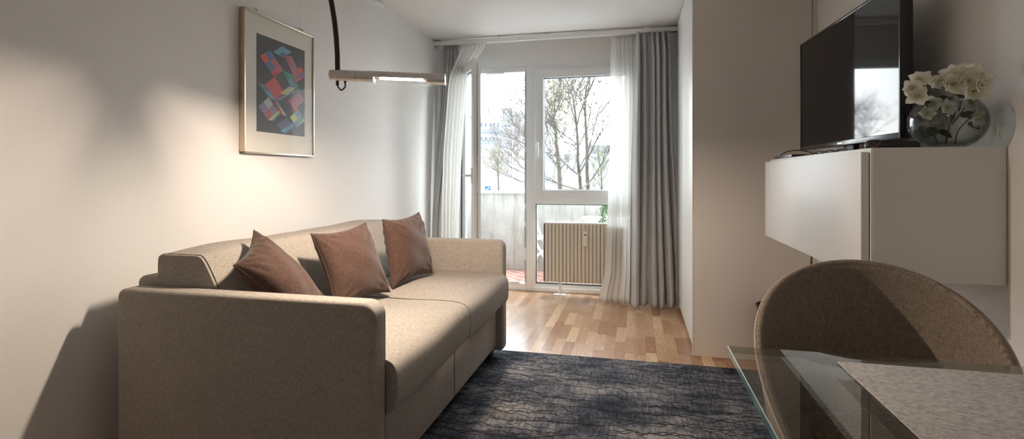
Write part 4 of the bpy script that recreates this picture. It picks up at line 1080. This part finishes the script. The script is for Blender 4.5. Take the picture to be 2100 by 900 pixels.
t = Tree(77); base = Vector((-6.4, 16.0, -4))
pp = t.limb([base, base + Vector((.05, 0, 2.6)), base + Vector((0, .1, 4.6)), base + Vector((.1, 0, 6.5))], .08, .012)
t.twigs(pp, .008, 1.5, 2, 18, .4, .45)
t.done('bare_tree', 'bare bushy tree beyond the balcony, seen mirrored in the television', M['bark'], None, 0, .05, base, 'trees beyond the balcony')
def house(name, label, u0, u1, vtop, Y, depth, mat_, rows=(), roof=None, winmat='bldwin'):
    a, b_ = at(u0, vtop, Y), at(u1, vtop, Y); zt = a.z
    r = thing(name, label, 'building', ((a.x + b_.x) / 2, Y, -4))
    MB().box((a.x, Y, -4), (b_.x, Y + depth, zt)).build('wall', mat_, r)
    MB().box((a.x - .1, Y - .1, zt), (b_.x + .1, Y + depth + .1, zt + .25)).build('roof', M['bldroof'] if roof else mat_, r)
    for (ua, ub, va_, vb) in rows:
        p, q = at(ua, va_, Y), at(ub, vb, Y)
        f = MB().box((p.x, Y - .06, q.z), (q.x, Y + .1, p.z)).build('window_frame', M['bld'], r)
        MB().box((p.x + .12, Y - .08, q.z + .12), (q.x - .12, Y - .061, p.z - .12)).build('pane', M[winmat], f)
    return r
rows = []
for (va_, vb) in ((250, 262), (263, 267), (272, 276), (280, 288)):
    for u in (984, 993, 1003, 1010, 1018): rows.append((u, u + 7, va_, vb))
hb = house('office_block', 'white office block with rows of windows far beyond the door', 955, 1030, 242, 55, 14, M['bld'], rows)
for v in (268, 290):
    p, q = at(955, v, 54.6), at(1029, v, 54.6); MB().box((p.x, 54.4, p.z - .25), (q.x, 55, p.z)).build('balcony_slab', M['bld2'], hb)
for u, v in ((1001, 217), (1004, 219), (1012, 232), (1020, 238)):
    p = at(u, v, 56); MB().tube([(p.x, 56, at(u, 242, 56).z), (p.x, 56, p.z)], .12, 6).build('antenna', M['metalgrey'], hb)
house('stair_tower', 'pale grey tower block rising beside the white office block', 1030, 1050, 227, 52, 1.6, M['bld2'])
house('apartment_building', 'white apartment building behind the brown twiggy tree', 1050, 1110, 231, 54, 12, M['bld'], [(1050, 1055, 250, 255), (1057, 1062, 250, 255)])
house('low_annex', 'long low white annex below the office block', 940, 1100, 309, 46, 5, M['bld'], [(1022, 1027, 312, 340), (1050, 1058, 345, 350)])
house('low_hall', 'low hall with a long grey roof at the right of the window', 1200, 1420, 303, 50, 10, M['bldroof'], [(1224, 1234, 312, 322)], True)
house('low_hall', 'low white hall seen between the tree trunks', 1108, 1420, 322, 46, 3, M['bld'], [(1196, 1202, 326, 346), (1236, 1242, 350, 362), (1160, 1168, 335, 350)])
sl = thing('street_lamp', 'grey street lamp with a flat head beyond the door', 'street lamp', (at(1049, 392, 30).x, 30, -4))
p = at(1049, 258, 30)
MB().tube([(p.x, 30, -4), (p.x, 30, p.z)], [.10, .06], 8).build('pole', M['metalgrey'], sl)
MB().box((p.x - .50, 29.85, p.z - .05), (p.x + .08, 30.15, p.z + .10), .03).build('lamp_head', M['metalgrey'], sl)
p = at(1000.5, 388.5, 26)
sg_ = thing('street_sign', 'square blue street sign with a yellow mark beyond the parapet', 'sign', (p.x, 26, -4))
MB().box((p.x - .15, 25.98, p.z - .17), (p.x + .15, 26.0, p.z + .17), .004).build('sign_plate', M['signblue'], sg_)
MB().tube([(p.x + .10, 25.975, p.z + .12), (p.x - .02, 25.975, p.z), (p.x - .10, 25.975, p.z + .02)], .02, 6).tube([(p.x + .1, 25.975, p.z - .12), (p.x - .02, 25.975, p.z)], .02, 6).build('sign_mark', M['signyel'], sg_)
MB().tube([(p.x, 26.02, -4), (p.x, 26.02, p.z - .1)], .03, 8).build('post', M['metalgrey'], sg_)

# ------------------------------------------------------------------ light
w = bpy.data.worlds.new('sky'); SC.world = w; w.use_nodes = True; nt = w.node_tree; nt.nodes.clear()
wo = nt.nodes.new('ShaderNodeOutputWorld'); bgn = nt.nodes.new('ShaderNodeBackground')
tc = nt.nodes.new('ShaderNodeTexCoord'); sx = nt.nodes.new('ShaderNodeSeparateXYZ'); nt.links.new(tc.outputs['Generated'], sx.inputs[0])
cc = ramp(nt, sx.outputs[2], [(0.0, (1.0, .985, .98)), (.30, (.86, .94, 1.0)), (1.0, (.74, .88, 1.0))])
nt.links.new(cc, bgn.inputs[0])
# the sky is bright on the far side of the street and dull over the house itself
mr = nt.nodes.new('ShaderNodeMapRange'); mr.interpolation_type = 'SMOOTHSTEP'
for k, x in (('From Min', -.35), ('From Max', .45), ('To Min', 1.1), ('To Max', 9.0)): mr.inputs[k].default_value = x
nt.links.new(sx.outputs[1], mr.inputs['Value']); nt.links.new(mr.outputs['Result'], bgn.inputs[1])
nt.links.new(bgn.outputs[0], wo.inputs[0])
po = bpy.data.lights.new('sky_portal', 'AREA'); po.shape = 'RECTANGLE'; po.size = 1.78; po.size_y = 2.2; po.cycles.is_portal = True
pob = bpy.data.objects.new('sky_portal', po); COL.objects.link(pob); pob.location = (-.84, YB + .10, 1.1); pob.rotation_euler = (-PI / 2, 0, 0)

SC.view_settings.view_transform = 'Standard'; SC.view_settings.look = 'None'; SC.view_settings.gamma = 1
SC.view_settings.use_curve_mapping = False; SC.view_settings.exposure = .78
cy = SC.cycles
cy.max_bounces = 10; cy.diffuse_bounces = 6; cy.glossy_bounces = 4; cy.transmission_bounces = 6; cy.transparent_max_bounces = 24
cy.sample_clamp_indirect = 6; cy.caustics_reflective = False; cy.caustics_refractive = False
try: cy.use_denoising = True; cy.denoiser = 'OPENIMAGEDENOISE'
except Exception: pass
